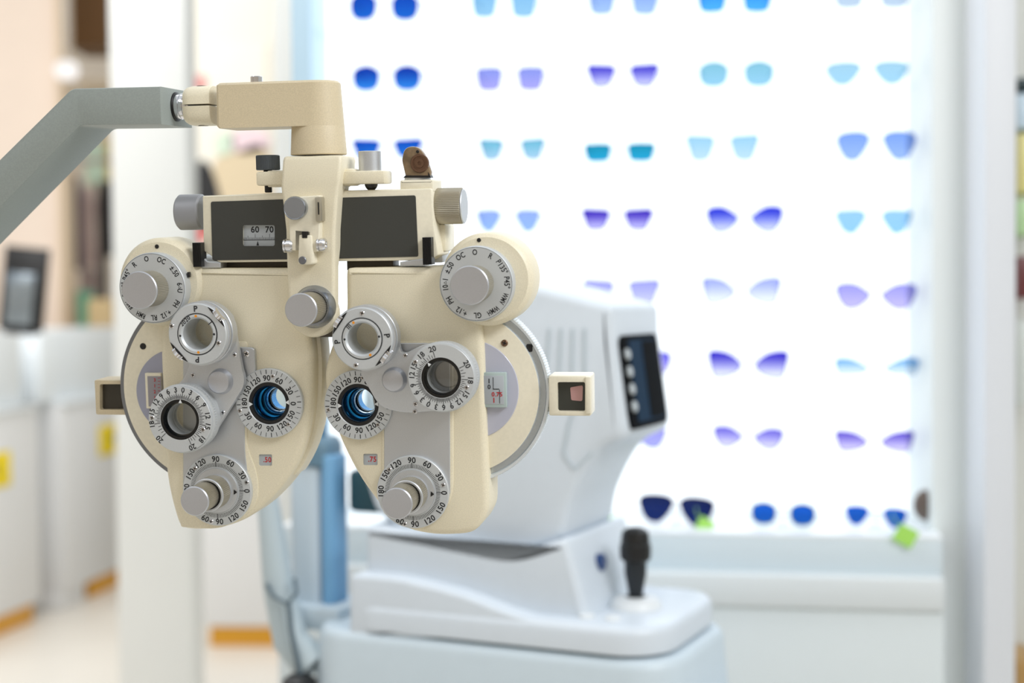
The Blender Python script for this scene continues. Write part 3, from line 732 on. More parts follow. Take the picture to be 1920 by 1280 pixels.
for t, px, py, r in ((tl, 410, 716, 23.5), (tr, 737, 713, 23)):
    b = B(); c = C(px, py, TW1 + .004); rr = RR(px, py, TW1, r)
    lathe(b, c, [(rr * 1.05, TW1 - .0005), (rr, TW1 + .001), (rr * .96, TW1 + .0032), (rr * .85, TW1 + .0048), (rr * .6, TW1 + .0056), (.0001, TW1 + .006)], 48); obj('centre_button', b, KNOB, t)
for t, l in ((tl, [(362, 703), (440, 665), (418, 773)]), (tr, [(760, 666), (779, 757), (778, 771)])):
    for x, y in l: screw_at(t, x, y, TW1, 4.5)
# crossed-cylinder flip ring
def fliplens(px, py, r, ori, pang, turret_o, sc, dots, text_s, wheels):
    w0, w1 = .0090, .0270; c = C(px, py, w1); q = RR(px, py, w1, 1); r_ = r * q
    b = B(); lathe(b, c, [(31 * q, TW1), (r_ * 1.05, TW1), (r_ * 1.05, .0175), (r_ * 1.03, .018), (r_ * .99, .018), (r_ * .99, .0205), (r_ * 1.03, .0205), (r_ * 1.05, .021), (r_ * 1.05, .0225), (r_ * .98, .0228), (r_ * .97, .0228), (31 * q, .0228), (31 * q, TW1)], 120)
    h = obj('flip_lens_cell', b, SILVER, ph)
    b = B(); lathe(b, c, ringprof(r_, 38.5 * q, .0225, w1 - .0004, .0006), 130); fr = obj('outer_ring', b, DIAL, h)
    b = B(); ringline(b, c, 37.6 * q, 1.4 * q, w1 - .0003); lathe(b, c, ringprof(r_ * .995, r_ * .97, .0215, .0224), 80); obj('ring_groove', b, BLACK, h)
    b = B(); lathe(b, c, [(28.5 * q, -.0 + TW0), (31 * q, TW0), (37.5 * q, .024), (37.5 * q, w1 - .0002), (33 * q, w1), (29.5 * q, w1 - .0014), (28.5 * q, .018), (28.5 * q, TW0)], 90); obj('inner_ring', b, DIAL, h)
    b = B(); lathe(b, c, [(28.6 * q, .0075), (28.6 * q, .0082), (14 * q, .0088), (.0001, .009)], 48); obj('lens', b, tint('clear_lens', srgb(248, 248, 246), srgb(245, 245, 243), 0, 1, .05), h)
    b = B()
    for a in pang:
        x, z = polar(c, r_ * .83, a); text(b, 'P', x, z, w1 - .0002, .0054, a)
    for a in dots: x, z = polar(c, 33.5 * q, a); flatpoly(b, [polar((x, z), 2.2 * q, 30 * k) for k in range(12)], w1 + .0001)
    for s, a, sz in text_s: x, z = polar(c, 33.5 * q, a); text(b, s, x, z, w1 + .0001, sz, a)
    obj('ring_markings', b, INK, h)
    for a in (pang[0] + ori, pang[0] + ori + 180):
        b = B(); x, z = polar(c, 34 * q, a); flatpoly(b, [polar((x, z), 2.6 * q, 30 * k) for k in range(12)], w1 + .0001)
        obj('orange_mark', b, ORANGE, h)
    for a in wheels:
        x, z = polar(c, r_ * .955, a); b = B()
        M = Matrix.Translation(Vector((x, -.0238, z))) @ Matrix.Rotation(R(a), 4, 'Y')
        rings = []
        for k in range(40):
            t = 2 * PI * k / 40; rr = .0052 - (.0004 if k % 2 else 0)
            rings.append((rr * math.cos(t), rr * math.sin(t)))
        top = [M @ Vector((u, v, .0013)) for u, v in rings]; bo = [M @ Vector((u, v, -.0013)) for u, v in rings]
        loft(b, [bo, top]); obj('thumb_wheel', b, CHROME, h, 10)
        b = B(); p = [polar(c, r_ * .975, a - 27 + 54 * k / 12) for k in range(13)] + [polar(c, r_ * .86, a + 8), polar(c, r_ * .86, a - 8)]
        flatpoly(b, p, w1 - .0001); obj('wheel_slot', b, BLACK, h)
    for x, y in sc: screw_at(fr, x, y, w1 - .0004, 5)
    return h
fliplens(369.5, 626.5, 57.5, 0, (-2, 182), tl, [(322, 611), (410, 643)], (90, 265), [('2020', -42, .0040), ('I', 52, .0042)], (50, 228))
fliplens(678.5, 635, 58.5, 70, (-97, 83), tr, [(679, 587), (667.5, 684.5)], (83, 268), [('III', -47, .0040)], (-55, 128))
# rotary prism dial
def prism_dial(px, py, r, zero, labs, turret_o, sc, ptr, gl):
    w1 = .0235; c = C(px, py, w1); q = RR(px, py, w1, 1); r_ = r * q
    b = B(); lathe(b, c, [(31 * q, TW1), (r_ * 1.04, TW1), (r_ * 1.04, .0145), (r_ * 1.01, .0148), (r_ * 1.01, .0158), (r_ * 1.06, .016), (r_ * 1.06, .0195), (r_ * 1.01, .0198), (r_ * 1.01, w1 - .001), (r_, w1 - .0002), (r_ * .99, w1), (38 * q, w1), (38 * q, .0185), (30.5 * q, .0185), (30.5 * q, TW1), (31 * q, TW1)], 170, teeth=({5, 6}, .0003))
    h = obj('prism_dial', b, DIAL, ph)
    tk = []
    keys = sorted(labs)
    for i in range(len(keys) - 1):
        (a0, v0), (a1, v1) = keys[i], keys[i + 1]
        n = 3 if v0 != v1 and abs(v0 - v1) != 2 else (2 if abs(v0 - v1) == 2 else 0)
        if v0 == 20 and v1 == 20: continue
        for k in range(n * 2):
            if n: tk.append((zero + a0 + (a1 - a0) * k / (n * 2), 39 * q, (50 if k == 0 else (48 if k % 2 == 0 else 45)) * q, .00034))
    tk += [(zero + a, 39 * q, 51.5 * q, .00042) for a, v in keys]
    obj('dial_markings', marks(c, [(str(v), zero + a, 0) for a, v in keys], 56 * q, .0049, w1 + .00008, tk), INK, h)
    b = B(); lathe(b, c, [(38.2 * q, w1 - .0002), (32.5 * q, w1 - .0002), (30.5 * q, w1 - .002), (29.8 * q, .019), (38.2 * q, .019), (38.2 * q, w1 - .0002)], 80); obj('black_bezel', b, GLOSSB, h)
    b = B(); p = polar(c, 36.5 * q, ptr); flatpoly(b, [polar(c, 38 * q, ptr), polar(polar(c, 31 * q, ptr), 3.5 * q, ptr + 90), polar(polar(c, 31 * q, ptr), 3.5 * q, ptr - 90)], w1 - .0001); obj('pointer', b, WHITEINK, h)
    b = B(); lathe(b, c, [(29.9 * q, .0105), (29.9 * q, .0112), (15 * q, .0118), (.0001, .012)], 48); obj('prism_glass', b, gl, h)
    for x, y in sc: screw_at(h, x, y, w1, 4.5)
    return h
LL = [(0, 0), (16, 3), (33, 6), (51, 9), (72, 12), (93, 15), (121, 18), (147, 20), (-15, 3), (-31, 6), (-47, 9), (-64, 12), (-85, 15), (-109, 18), (-141, 20)]
prism_dial(337, 786.5, 61.5, 9, LL, tl, [(285.5, 783), (381, 805)], 4, tint('prism_clear', srgb(240, 240, 236), srgb(238, 238, 234), 0, 1, .05))
RL_ = [(0, 0), (15, 3), (32, 6), (48, 9), (67, 12), (85, 15), (111, 18), (137, 20), (-16, 3), (-31, 6), (-47, 9), (-65, 12), (-84, 15), (-113, 18), (-144, 20)]
prism_dial(827, 708, 63, 207, RL_, tr, [(779, 678), (875, 726)], -42, tint('prism_smoke', srgb(190, 192, 192), srgb(180, 182, 182), 0, 1, .16))
# ================================================================== DISPLAY WALL WITH SUNGLASSES
YAWD = R(-9)
class WFrame(Frame):
    def __init__(s, px, py, y, yaw):
        s.R = Matrix.Rotation(yaw, 3, 'Z'); s.Ri = s.R.transposed(); s.o = W(px, py, y)
        s.M = Matrix.Translation(s.o) @ s.R.to_4x4(); s.co = s.Ri @ (CAMLOC - s.o)
DF = WFrame(1180, 640, 2.10, YAWD)          # plane of the hanging glasses; world upright
def DP(px, py, w=0.0): return DF.P(px, py, w)
zfl = -DF.o.z                                # floor height in that frame
xL = DP(628, 500, -.10).x; xR = DP(1733, 500, .0).x
PANELGLOW = emit('backlit_panel_glow', (0.90, 0.965, 1.0, 1), 1.5)
case = empty('display_case', 'tall white sunglasses display case with a glowing backlit panel', 'display case', DF.M)
zled = DP(1400, 985, .02).z; ztop = 1.35
b = B(); box(b, xL, xR, .07, .08, zled + .005, ztop); obj('backlit_panel', b, PANELGLOW, case)
CLEARB = mat('pale_blue_acrylic', srgb(190, 218, 236), .25)
SIDEW = mat('case_side_white', srgb(230, 236, 240), .4)
b = B(); box(b, xL - .03, xL, -.02, .09, zled, ztop, .002); obj('side_panel', b, CLEARB, case)
b = B(); box(b, xR, xR + .012, -.02, .09, zled, ztop, .002); obj('side_panel', b, CLEARB, case)
b = B(); box(b, xL - .03, xR + .012, .08, .12, zfl, ztop, .002); obj('back_board', b, SIDEW, case)
LEDW = mat('ledge_white', srgb(238, 243, 246), .3)
z0 = DP(1450, 1002, .10).z; z1 = DP(1450, 1072, .10).z
b = B(); box(b, xL - .03, xR + .012, -.10, .08, z0 - .004, z0 + .001, .001); obj('ledge', b, LEDW, case)
b = B(); box(b, xL - .03, xR + .012, -.10, -.08, z1, z0 - .004, .001); obj('ledge_front', b, mat('front_pale_blue', srgb(214, 226, 232), .35), case)
b = B(); box(b, xL - .03, xR + .012, -.125, .08, z1 - .045, z1, .004); obj('worktop', b, mat('worktop_white', srgb(222, 228, 230), .4), case)
b = B(); box(b, xL - .03, xR + .012, -.118, .08, zfl + .0, z1 - .045, .003); obj('cabinet_body', b, mat('cabinet_grey_white', srgb(222, 230, 232), .45), case)
ACRS = tint('shelf_acrylic', (.97, .985, 1, 1), (.97, .985, 1, 1), 0, 1, .02)
# sunglasses: px centre of left lens, right lens, lens w, lens h, shape, top colour, bottom colour, frame colour, label
SH = {
 'round': [(-.50, .05), (-.40, .36), (0, .5), (.40, .36), (.5, .05), (.42, -.30), (.2, -.47), (-.2, -.47), (-.42, -.30)],
 'square': [(-.5, .40), (-.2, .48), (.25, .48), (.5, .36), (.46, -.2), (.32, -.46), (-.25, -.48), (-.44, -.25)],
 'aviator': [(-.5, .30), (-.3, .47), (.2, .5), (.48, .35), (.44, 0), (.2, -.40), (0, -.5), (-.25, -.42), (-.45, -.05)],
 'way': [(-.5, .48), (0, .5), (.48, .42), (.46, .0), (.3, -.4), (0, -.5), (-.28, -.42), (-.42, 0)],
 'cat': [(-.48, .38), (-.2, .5), (.15, .42), (.5, .05), (.25, -.35), (0, -.48), (-.25, -.42), (-.45, -.05)],
 'bfly': [(-.5, .44), (-.2, .5), (.2, .36), (.5, .0), (.35, -.3), (0, -.48), (-.35, -.45), (-.47, 0)],
 'half': [(-.5, .42), (-.1, .5), (.3, .2), (.5, -.1), (.3, -.42), (-.1, -.5), (-.42, -.42)],
 'tri': [(-.5, .38), (-.1, .5), (.4, .46), (.5, .15), (.2, -.40), (0, -.5), (-.3, -.3)],
}
def c3(*a): return srgb(*a)
LK = 0.72
def sunglasses(l, r, lw, lh, shape, top, bot, frm, label, group, depth=0.0, yaw=0.0, thick=.0011, arms=True, tag_at=None, fold=False):
    a = DP(l[0], l[1], depth); c = DP(r[0], r[1], depth); mid = (a + c) / 2
    M = DF.M @ Matrix.Translation(mid) @ Matrix.Rotation(math.atan2(c.z - a.z, c.x - a.x) * -1, 4, 'Y')
    t = empty('sunglasses', label, 'sunglasses', M, group)
    half = (c - a).length / 2; s = (DP(l[0] + 10, l[1], depth) - a).length / 10
    lw *= s * 1.08; lh *= s * 1.06
    mt = tint('tinted_lens', [x * LK for x in c3(*top)], [x * LK for x in c3(*bot)], .15, .85, .03)
    mf = mat('frame_' + '_'.join(map(str, frm)), c3(*frm), .3)
    fr = B()
    for sg in (-1, 1):
        P = smooth([(x, z) for x, z in SH[shape]], 5)
        pts = [(sg * (half + (-x) * lw), z * lh) for x, z in P]
        if sg > 0: pass
        f_ = lambda x: .10 * (x * x) * 6     # gentle wrap of the front
        b = B(); o_, i_ = [], []
        rings = []
        for yy in (0, .0016): rings.append([Vector((x, yy + f_(x), z)) for x, z in pts])
        loft(b, rings); 
        obj('lens', b, mt, t)
        cx = sg * half
        out = [(cx + (x - cx) * (1 + thick * 2 / lw * 1.0), z * (1 + thick * 2 / lh)) for x, z in pts]
        r4 = [[Vector((x, -.0008 + f_(x), z)) for x, z in pts], [Vector((x, -.0008 + f_(x), z)) for x, z in out], [Vector((x, .0026 + f_(x), z)) for x, z in out], [Vector((x, .0026 + f_(x), z)) for x, z in pts]]
        loft(fr, r4, True, True)
    gap = half - lw * .5
    tube(fr, [Vector((-gap * 1.05, .001, lh * .16)), Vector((-gap * .5, -.0006, lh * .24)), Vector((gap * .5, -.0006, lh * .24)), Vector((gap * 1.05, .001, lh * .16))], thick * .7, 8)
    obj('frame', fr, mf, t)
    if arms:
        for sg in (-1, 1):
            b = B(); x = sg * (half + lw * .5); y0 = .6 * x * x + .001
            L = .050
            tube(b, [Vector((x, y0, lh * .28)), Vector((x * 1.03, y0 + .004, lh * .28)), Vector((x * 1.0, y0 + L * .6, lh * .25)), Vector((x * .9, y0 + L, lh * .1))], .0009, 8); obj('temple', b, mf, t)
    return t
def col(i): return [None, 'first', 'second', 'third', 'fourth', 'rightmost'][i]
rows = [
 ('top row, cut by the frame edge', 'sunglasses on the top shelf', [
  ((681, 13), (759, 13), 44, 44, 'round', (0, 70, 185), (10, 100, 205), (10, 80, 180), 'deep blue square sunglasses in the left column'),
  ((908, 8), (982, 8), 41, 44, 'square', (135, 190, 232), (150, 200, 235), (160, 205, 235), 'pale sky blue sunglasses in the second column'),
  ((1128, 4), (1209, 4), 43, 42, 'square', (140, 170, 235), (165, 195, 240), (165, 190, 235), 'periwinkle sunglasses in the middle column'),
  ((1335, 0), (1420, -1), 48, 42, 'square', (50, 145, 235), (75, 175, 245), (60, 160, 240), 'bright azure sunglasses in the fourth column'),
  ((1592, -8), (1678, -9), 50, 42, 'square', (175, 195, 225), (195, 212, 232), (200, 215, 235), 'grey blue sunglasses in the right column')]),
 ('second row', 'sunglasses on the second shelf', [
  ((686, 147), (763, 146), 45, 42, 'round', (0, 50, 165), (40, 130, 225), (30, 110, 215), 'round dark blue gradient sunglasses, leftmost'),
  ((917, 148), (995, 147), 42, 40, 'square', (140, 150, 232), (170, 165, 238), (175, 175, 240), 'lilac blue sunglasses in the second column'),
  ((1127, 143), (1208, 142), 46, 38, 'way', (70, 62, 205), (205, 205, 252), (110, 110, 225), 'indigo to clear gradient sunglasses in the middle column'),
  ((1338, 139), (1423, 138), 50, 44, 'round', (135, 195, 218), (150, 205, 235), (170, 215, 235), 'teal grey round sunglasses in the fourth column'),
  ((1582, 138), (1671, 136), 58, 40, 'aviator', (165, 208, 232), (165, 212, 240), (190, 222, 242), 'pale blue wide aviators in the right column')]),
 ('third row', 'sunglasses on the third shelf', [
  ((686, 280), (765, 279), 46, 32, 'way', (0, 75, 190), (30, 120, 215), (10, 90, 205), 'blue flat-top sunglasses behind the silver screw, leftmost'),
  ((921, 281), (999, 280), 40, 36, 'way', (110, 185, 212), (165, 205, 232), (215, 190, 220), 'aqua to lilac mirrored sunglasses in the second column'),
  ((1121, 286), (1202, 285), 44, 31, 'square', (20, 145, 180), (25, 165, 210), (20, 150, 195), 'strong teal rectangular sunglasses in the middle column'),
  ((1313, 278), (1396, 277), 47, 44, 'way', (160, 208, 236), (190, 222, 244), (205, 230, 245), 'faint ice blue sunglasses in the fourth column'),
  ((1600, 274), (1686, 273), 54, 50, 'aviator', (130, 165, 240), (155, 185, 245), (120, 155, 235), 'cornflower blue aviators in the right column')]),
 ('fourth row', 'sunglasses on the fourth shelf', [
  ((916, 414), (990, 414), 41, 38, 'tri', (150, 175, 238), (150, 185, 242), (185, 200, 245), 'soft blue pointed sunglasses beside the knurled knob'),
  ((1117, 412), (1197, 412), 46, 36, 'way', (55, 30, 185), (195, 190, 248), (70, 60, 200), 'dark violet gradient sunglasses in the middle column'),
  ((1355, 412), (1438, 411), 54, 46, 'cat', (35, 50, 215), (210, 215, 252), (60, 80, 225), 'royal blue gradient cat-eye sunglasses'),
  ((1595, 416), (1682, 416), 50, 42, 'tri', (155, 205, 246), (150, 205, 246), (190, 225, 248), 'light sky blue pointed sunglasses in the right column')]),
 ('fifth row', 'sunglasses on the fifth shelf', [
  ((1122, 548), (1208, 548), 50, 42, 'way', (165, 165, 240), (205, 205, 250), (150, 150, 235), 'lilac sunglasses half hidden behind the top of the white machine'),
  ((1348, 545), (1432, 545), 56, 46, 'bfly', (165, 175, 244), (242, 246, 255), (130, 125, 228), 'nearly clear sunglasses with a thin violet rim'),
  ((1600, 555), (1685, 556), 58, 46, 'cat', (165, 160, 240), (200, 190, 248), (85, 95, 222), 'lilac lens sunglasses with a full blue rim, right column')]),
 ('sixth row', 'sunglasses on the sixth shelf', [
  ((1150, 682), (1232, 682), 46, 42, 'cat', (110, 100, 225), (190, 180, 245), (110, 110, 225), 'violet sunglasses mostly hidden behind the dark screen'),
  ((1360, 683), (1446, 684), 56, 48, 'bfly', (55, 45, 200), (235, 235, 255), (60, 60, 210), 'bold indigo gradient sunglasses in the fourth column'),
  ((1598, 687), (1690, 687), 56, 28, 'half', (120, 180, 236), (235, 246, 255), (130, 180, 232), 'narrow pale blue half-tint sunglasses in the right column')]),
 ('seventh row', 'sunglasses on the seventh shelf', [
  ((1140, 822), (1222, 820), 48, 38, 'cat', (160, 155, 238), (175, 175, 245), (150, 150, 235), 'lilac sunglasses peeping out below the white machine head'),
  ((1365, 819), (1441, 823), 50, 38, 'cat', (115, 105, 222), (225, 220, 252), (90, 90, 212), 'violet gradient sunglasses with a dark bridge'),
  ((1597, 827), (1682, 828), 54, 36, 'bfly', (105, 88, 210), (220, 210, 250), (90, 80, 205), 'purple half-tint sunglasses in the right column')]),
]
for rn, grp, items in rows:
    for l, r, lw, lh, sh, tp, bt, fc, lab in items:
        k = rn if 'cut' not in rn else 'top row'
        sunglasses(l, r, lw, lh, sh, tp, bt, fc, lab + ', ' + k, grp)
    ys = [max(i[0][1], i[1][1]) + i[3] / 2 for i in items]
    z = DP(1180, max(ys) + 2, 0).z
    z = min(min(DP(i[0][0], i[0][1] + i[3] / 2, 0).z for i in items), min(DP(i[1][0], i[1][1] + i[3] / 2, 0).z for i in items)) - .0035
    b = B(); box(b, xL, xR, -.012, .07, z - .002, z); obj('acrylic_shelf', b, ACRS, case)
# sunglasses standing on the front ledge
dw = .05
zl_ = DP(1400, 1002, .10).z
for l, r, lw, lh, sh, tp, bt, fc, lab, tg in [
  ((1100, 964), (1030, 962), 44, 30, 'way', (225, 150, 205), (205, 165, 225), (225, 160, 205), 'pink lens sunglasses on the ledge beside the white machine neck', (1132, 975)),
  ((1230, 953), (1306, 959), 50, 42, 'aviator', (8, 25, 80), (14, 40, 110), (10, 25, 70), 'very dark navy aviators on the ledge above the joystick', (1322, 985)),
  ((1432, 962), (1505, 965), 37, 34, 'round', (15, 90, 200), (20, 100, 205), (150, 180, 70), 'blue lens sunglasses with lime rims on the ledge', None),
  ((1607, 966), (1678, 971), 33, 29, 'aviator', (20, 90, 195), (25, 100, 205), (40, 105, 200), 'small blue aviators at the right end of the ledge', (1698, 1004))]:
    if l[0] > r[0]: l, r = r, l
    g = sunglasses(l, r, lw * 1.14, lh * 1.12, sh, tp, bt, fc, lab, 'sunglasses on the front ledge', dw, thick=.0013)
    mid = (DP(l[0], l[1], dw) + DP(r[0], r[1], dw)) / 2
    # clear stand under the bridge
    b = B(); h = mid.z - z0
    ax = mid.x; box(b, ax - .010, ax + .010, -dw - .012, -dw + .03, z0 + .0011, z0 + .004, .0005); box(b, ax - .0015, ax + .0015, -dw + .006, -dw + .009, z0 + .003, mid.z + .004)
    st = obj('glasses_stand', b, mat('clear_plastic', srgb(225, 236, 242), .15)); st.matrix_world = DF.M
    tag(st, 'small clear stand holding the ' + lab.split(' on the ledge')[0].split(' at the')[0], 'stand')
    if tg:
        dwt = .095 if tg[0] > 1600 else dw
        p = DP(tg[0], tg[1], dwt + .012); b = B(); s = .014 if tg[0] > 1600 else .0115
        for k in range(3): box(b, -s, s, -.0006, .0006, -s * .9, s * .9, .0004, 1, Matrix.Translation(Vector((p.x, -dwt - .012 - k * .0016, p.z))) @ Matrix.Rotation(.5 + .35 * k, 4, 'Y')) if k == 0 else None
        tube(b, [Vector((p.x - .008, -dwt - .011, p.z + .008)), Vector((p.x - .012, -dwt - .004, p.z + .018)), Vector((p.x - .013, -dw, p.z + .024))], .0006, 6)
        o = obj('price_tag', b, mat('lime_card', srgb(170, 226, 100), .6)); o.matrix_world = DF.M
        tag(o, 'lime green paper tag hanging from the ' + lab.split(' on the ledge')[0].split(' at the')[0], 'tag')
# brown lock on the right side wall of the case
p = DP(1733, 945, .02); b = B(); lathe(b, (p.x, p.z), [(.0001, .012), (.006, .016), (.012, .022), (.016, .026), (.016, .034), (.009, .038), (.0001, .038)], 32)
for v in b.verts: v.co.z = p.z + (v.co.z - p.z) * 1.35
o = obj('lock_knob', b, mat('brown_lock', srgb(110, 98, 92), .4, .3), case)
p = DP(1143, 1046, .10); b = B(); lathe(b, (p.x, p.z), [(.006, .099), (.006, .108), (.014, .110), (.016, .118), (.012, .124), (.0001, .125)], 28)
obj('drawer_knob', b, mat('dark_knob', srgb(40, 48, 54), .4), case)
# columns at the right
def column(name, px0, px1, y, depth, m):
    x0 = W(px0, 640, y).x; x1 = W(px1, 640, y).x; return setbox(name, (x0, x1, y, y + depth, 0, 3.4), m, .004)
column('trim_2', 1748, 1848, 1.98, .45, mat('column_grey', srgb(232, 238, 238), .5, 0, .01, 3))
column('trim_3', 1846, 1906, 1.90, .5, mat('column_white', srgb(226, 230, 236), .5, 0, .01, 3))
column('trim_4', 520, 592, 2.45, .25, WALLW)
# partition wall right behind the display case
a0 = DF.M @ Vector((xL - .03, .13, 0)); a1 = DF.M @ Vector((xR + .2, .13, 0))
b = B(); box(b, xL - .02, xR + .09, .121, .20, zfl, 3.4 - DF.o.z); pw = obj('wall_display', b, WALLW); pw.matrix_world = DF.M; struct(pw)

# ================================================================== AUTOREFRACTOR ON ITS TABLE
AF = WFrame(960, 1000, 1.60, R(-25))
def AP(px, py, w=0.0): return AF.P(px, py, w)
af = empty('autorefractor', 'white table-top eye examination machine with side screen and joystick behind the phoropter', 'eye examination machine', AF.M)
zb0 = AP(900, 1330, .03).z
xbl = AP(590, 1230, .05).x; xbr = AP(1338, 1230, .02).x
def slab(bm, x0, x1, y0, y1, z0_, z1_, r, top=.006, shrink=0.0):
    def ring(z, inset, k):
        pts = []
        for cx, cy, a0 in ((x1 - r, y1 - r, 0), (x0 + r, y1 - r, 90), (x0 + r, y0 + r, 180), (x1 - r, y0 + r, 270)):
            for i in range(9):
                t = R(a0 + 90 * i / 8); pts.append(Vector((cx + (r - inset) * math.cos(t), cy + (r - inset) * math.sin(t), z)))
        return pts
    loft(bm, [ring(z0_, shrink, 0), ring(z1_ - top, 0, 0), ring(z1_ - top * .5, top * .15, 0), ring(z1_ - top * .1, top * .5, 0), ring(z1_, top, 0)])
# lower base, joystick platform
zs0 = AP(900, 1206, .06).z; zs1 = AP(1150, 1180, .06).z
b = B(); slab(b, AP(570, 1240, .05).x, AP(1262, 1240, .05).x, -.055, .18, zb0, zs0 - .004, .055, .012, -.006); obj('machine_base', b, WHITEQ, af, 50)
b = B(); slab(b, AP(632, 1206, .045).x, AP(1228, 1206, .045).x, -.045, .175, zs0 - .006, zs0 + .001, .055, .001); obj('base_seam', b, TEAL, af, 50)
b = B(); slab(b, AP(628, 1206, .05).x, AP(1238, 1206, .05).x, -.052, .18, zs0, zs1, .055, .010); obj('joystick_platform', b, WHITEP, af, 50)
zm1 = AP(760, 1078, .03).z; zm2 = AP(760, 985, .02).z
b = B(); prism(b, AF, fillet([(653, 1196, 3), (655, 1077, 10), (745, 1084, 30), (860, 1112, 40), (960, 1152, 40), (1040, 1172, 30), (1100, 1178), (1100, 1198)], 6), -.170, .049, .005, 3); obj('stage_block', b, WHITEP, af, 40)
b = B(); prism(b, AF, fillet([(684, 1180), (682, 984, 10), (780, 1002, 30), (960, 1040, 40), (1060, 1008, 14), (1082, 1085, 20), (1102, 1165), (1102, 1180)], 6), -.160, .022, .010, 4); obj('neck_block', b, WHITEP, af, 40)
hp = fillet([(690, 575, 20), (1000, 532, 10), (1150, 572, 14), (1152, 640), (1174, 805, 14), (1166, 826, 20), (1122, 842, 30), (1092, 890, 30), (1068, 945, 20), (1056, 1012, 18), (960, 1042, 60), (760, 1006, 30), (700, 960, 20), (668, 860, 20)], 6)
b = B(); prism(b, AF, hp, -.145, .0, .012, 4)
# lean of the screen end is part of the outline; vents on the flank
hd = obj('machine_head', b, WHITEP, af, 40)
b = B(); P = [AP(x, y, .0012) for x, y in smooth([(1050, 1014), (1000, 1040), (900, 1036), (780, 1006)], 1)]
tube(b, [AP(1056, 1008, -.002), AP(1030, 1030, .001), AP(985, 1042, .001), AP(930, 1038, .001), AP(850, 1020, .001), AP(770, 1003, .001)], .0022, 8); obj('head_seam', b, mat('seam_grey', srgb(120, 140, 156), .5), hd)
for k in range(4):
    b = B(); tube(b, [AP(1030 + k * 22, 615, .0008), AP(1024 + k * 24, 700, .0008)], .0012, 6); obj('vent_slot', b, mat('vent_shadow_plastic', srgb(188, 200, 206), .5), hd)
b = B(); tube(b, [AP(1100, 700, .001), AP(1068, 790, .001), AP(1056, 850, .001), AP(1078, 880, .001), AP(1110, 850, .001)], .0012, 6); obj('flank_groove', b, mat('vent_shadow_plastic', srgb(188, 200, 206), .5), hd)
# screen set on the sloping end
e0 = AP(1152, 640, 0); e1 = AP(1174, 805, 0)
ev = (e1 - e0); elen = ev.length; ez = -ev.normalized(); ex = Vector((0, 1, 0)); en = ex.cross(ez).normalized()
if en.x < 0: en = -en
def EP(s, t, h): return e0 + ev * t + ex * s + en * h           # s: depth, t: 0 top..1 bottom, h: out
def eslab(bm, s0, s1, t0, t1, h0, h1, r=.006):
    pts = fillet([(s0, t0 * elen, r), (s1, t0 * elen, r), (s1, t1 * elen, r), (s0, t1 * elen, r)])
    loft(bm, [[EP(p.x, p.y / elen, h) for p in pts] for h in (h0, h1)])
b = B(); eslab(b, .010, .130, -.06, 1.02, -.004, .004, .012); scr = obj('screen_bezel', b, mat('screen_black', srgb(10, 12, 15), .6, 0, 0, 600, 0, .03), af)
b = B(); eslab(b, .032, .120, .0, .95, .0035, .0045, .003); obj('screen_glass', b, mat('screen_blue_black', srgb(10, 44, 70), .5, 0, 0, 600, 0, .05), scr)
b = B(); eslab(b, .072, .118, .02, .93, .0045, .0049, .003); obj('screen_image', b, mat('screen_black', srgb(10, 12, 15), .45), scr)
for k in range(4):
    b = B(); p = EP(.0215, .16 + .2 * k, .004)
    M = Matrix((ex, ez, en)).transposed().to_4x4(); M.translation = p
    rings = [[M @ Vector((rr * math.cos(2 * PI * i / 20), rr * math.sin(2 * PI * i / 20), h)) for i in range(20)] for rr, h in ((.0062, 0), (.0062, .002), (.005, .003))]
    loft(b, rings); obj('screen_button', b, mat('button_grey', srgb(188, 196, 200), .4), scr)
b = B(); tube(b, [EP(.02, -.30, .001), EP(.08, -.31, .001), EP(.125, -.32, .001)], .0022, 8); obj('end_seam', b, mat('seam_grey', srgb(120, 140, 156), .5), hd)
# joystick
def vl(bm, x, y, prof, seg=48): lathe(bm, (x, y), prof, seg, axis='v')
jp = AP(1192, 1135, -.055); jx, jy = jp.x, -(-.055)
zj = zs1
b = B(); vl(b, jx, jy, [(.030, zj - .001), (.029, zj + .004), (.024, zj + .010), (.014, zj + .012)]); js = obj('joystick_base', b, mat('joystick_collar_white', srgb(232, 236, 238), .4), af)
zt_ = AP(1194, 988, -.055).z; H = zt_ - zj
b = B(); vl(b, jx, jy, [(.016, zj + .0115), (.008, zj + H * .14), (.0095, zj + H * .25), (.0125, zj + H * .42), (.0125, zj + H * .58)]); stk = obj('joystick', b, mat('joystick_black', srgb(26, 32, 38), .5), af)
b = B(); vl(b, jx, jy, [(.0125, zj + H * .56), (.0168, zj + H * .60), (.0178, zj + H * .66), (.0178, zj + H * .78), (.0162, zj + H * .80), (.0162, zj + H * .86), (.0145, zj + H * .95), (.008, zj + H * .995), (.0001, zj + H)]); obj('joystick_grip', b, BLACK, stk)
for x, y in ((1112, 1166), (1160, 1170)):
    p = AP(x, y, -.0); b = B(); vl(b, p.x, -.018, [(.0085, zj - .001), (.0085, zj + .003), (.007, zj + .004), (.0001, zj + .0042)], 28); obj('platform_button', b, mat('joystick_collar_white', srgb(232, 236, 238), .4), af)
p = AP(1078, 1060, -.02); b = B(); lathe(b, (.05, p.z), [(.006, p.x - .02), (.006, p.x + .012), (.010, p.x + .013), (.010, p.x + .022), (.008, p.x + .024)], 28, axis='u')
obj('lock_lever', b, mat('deep_blue_knob', srgb(20, 60, 120), .3), af)
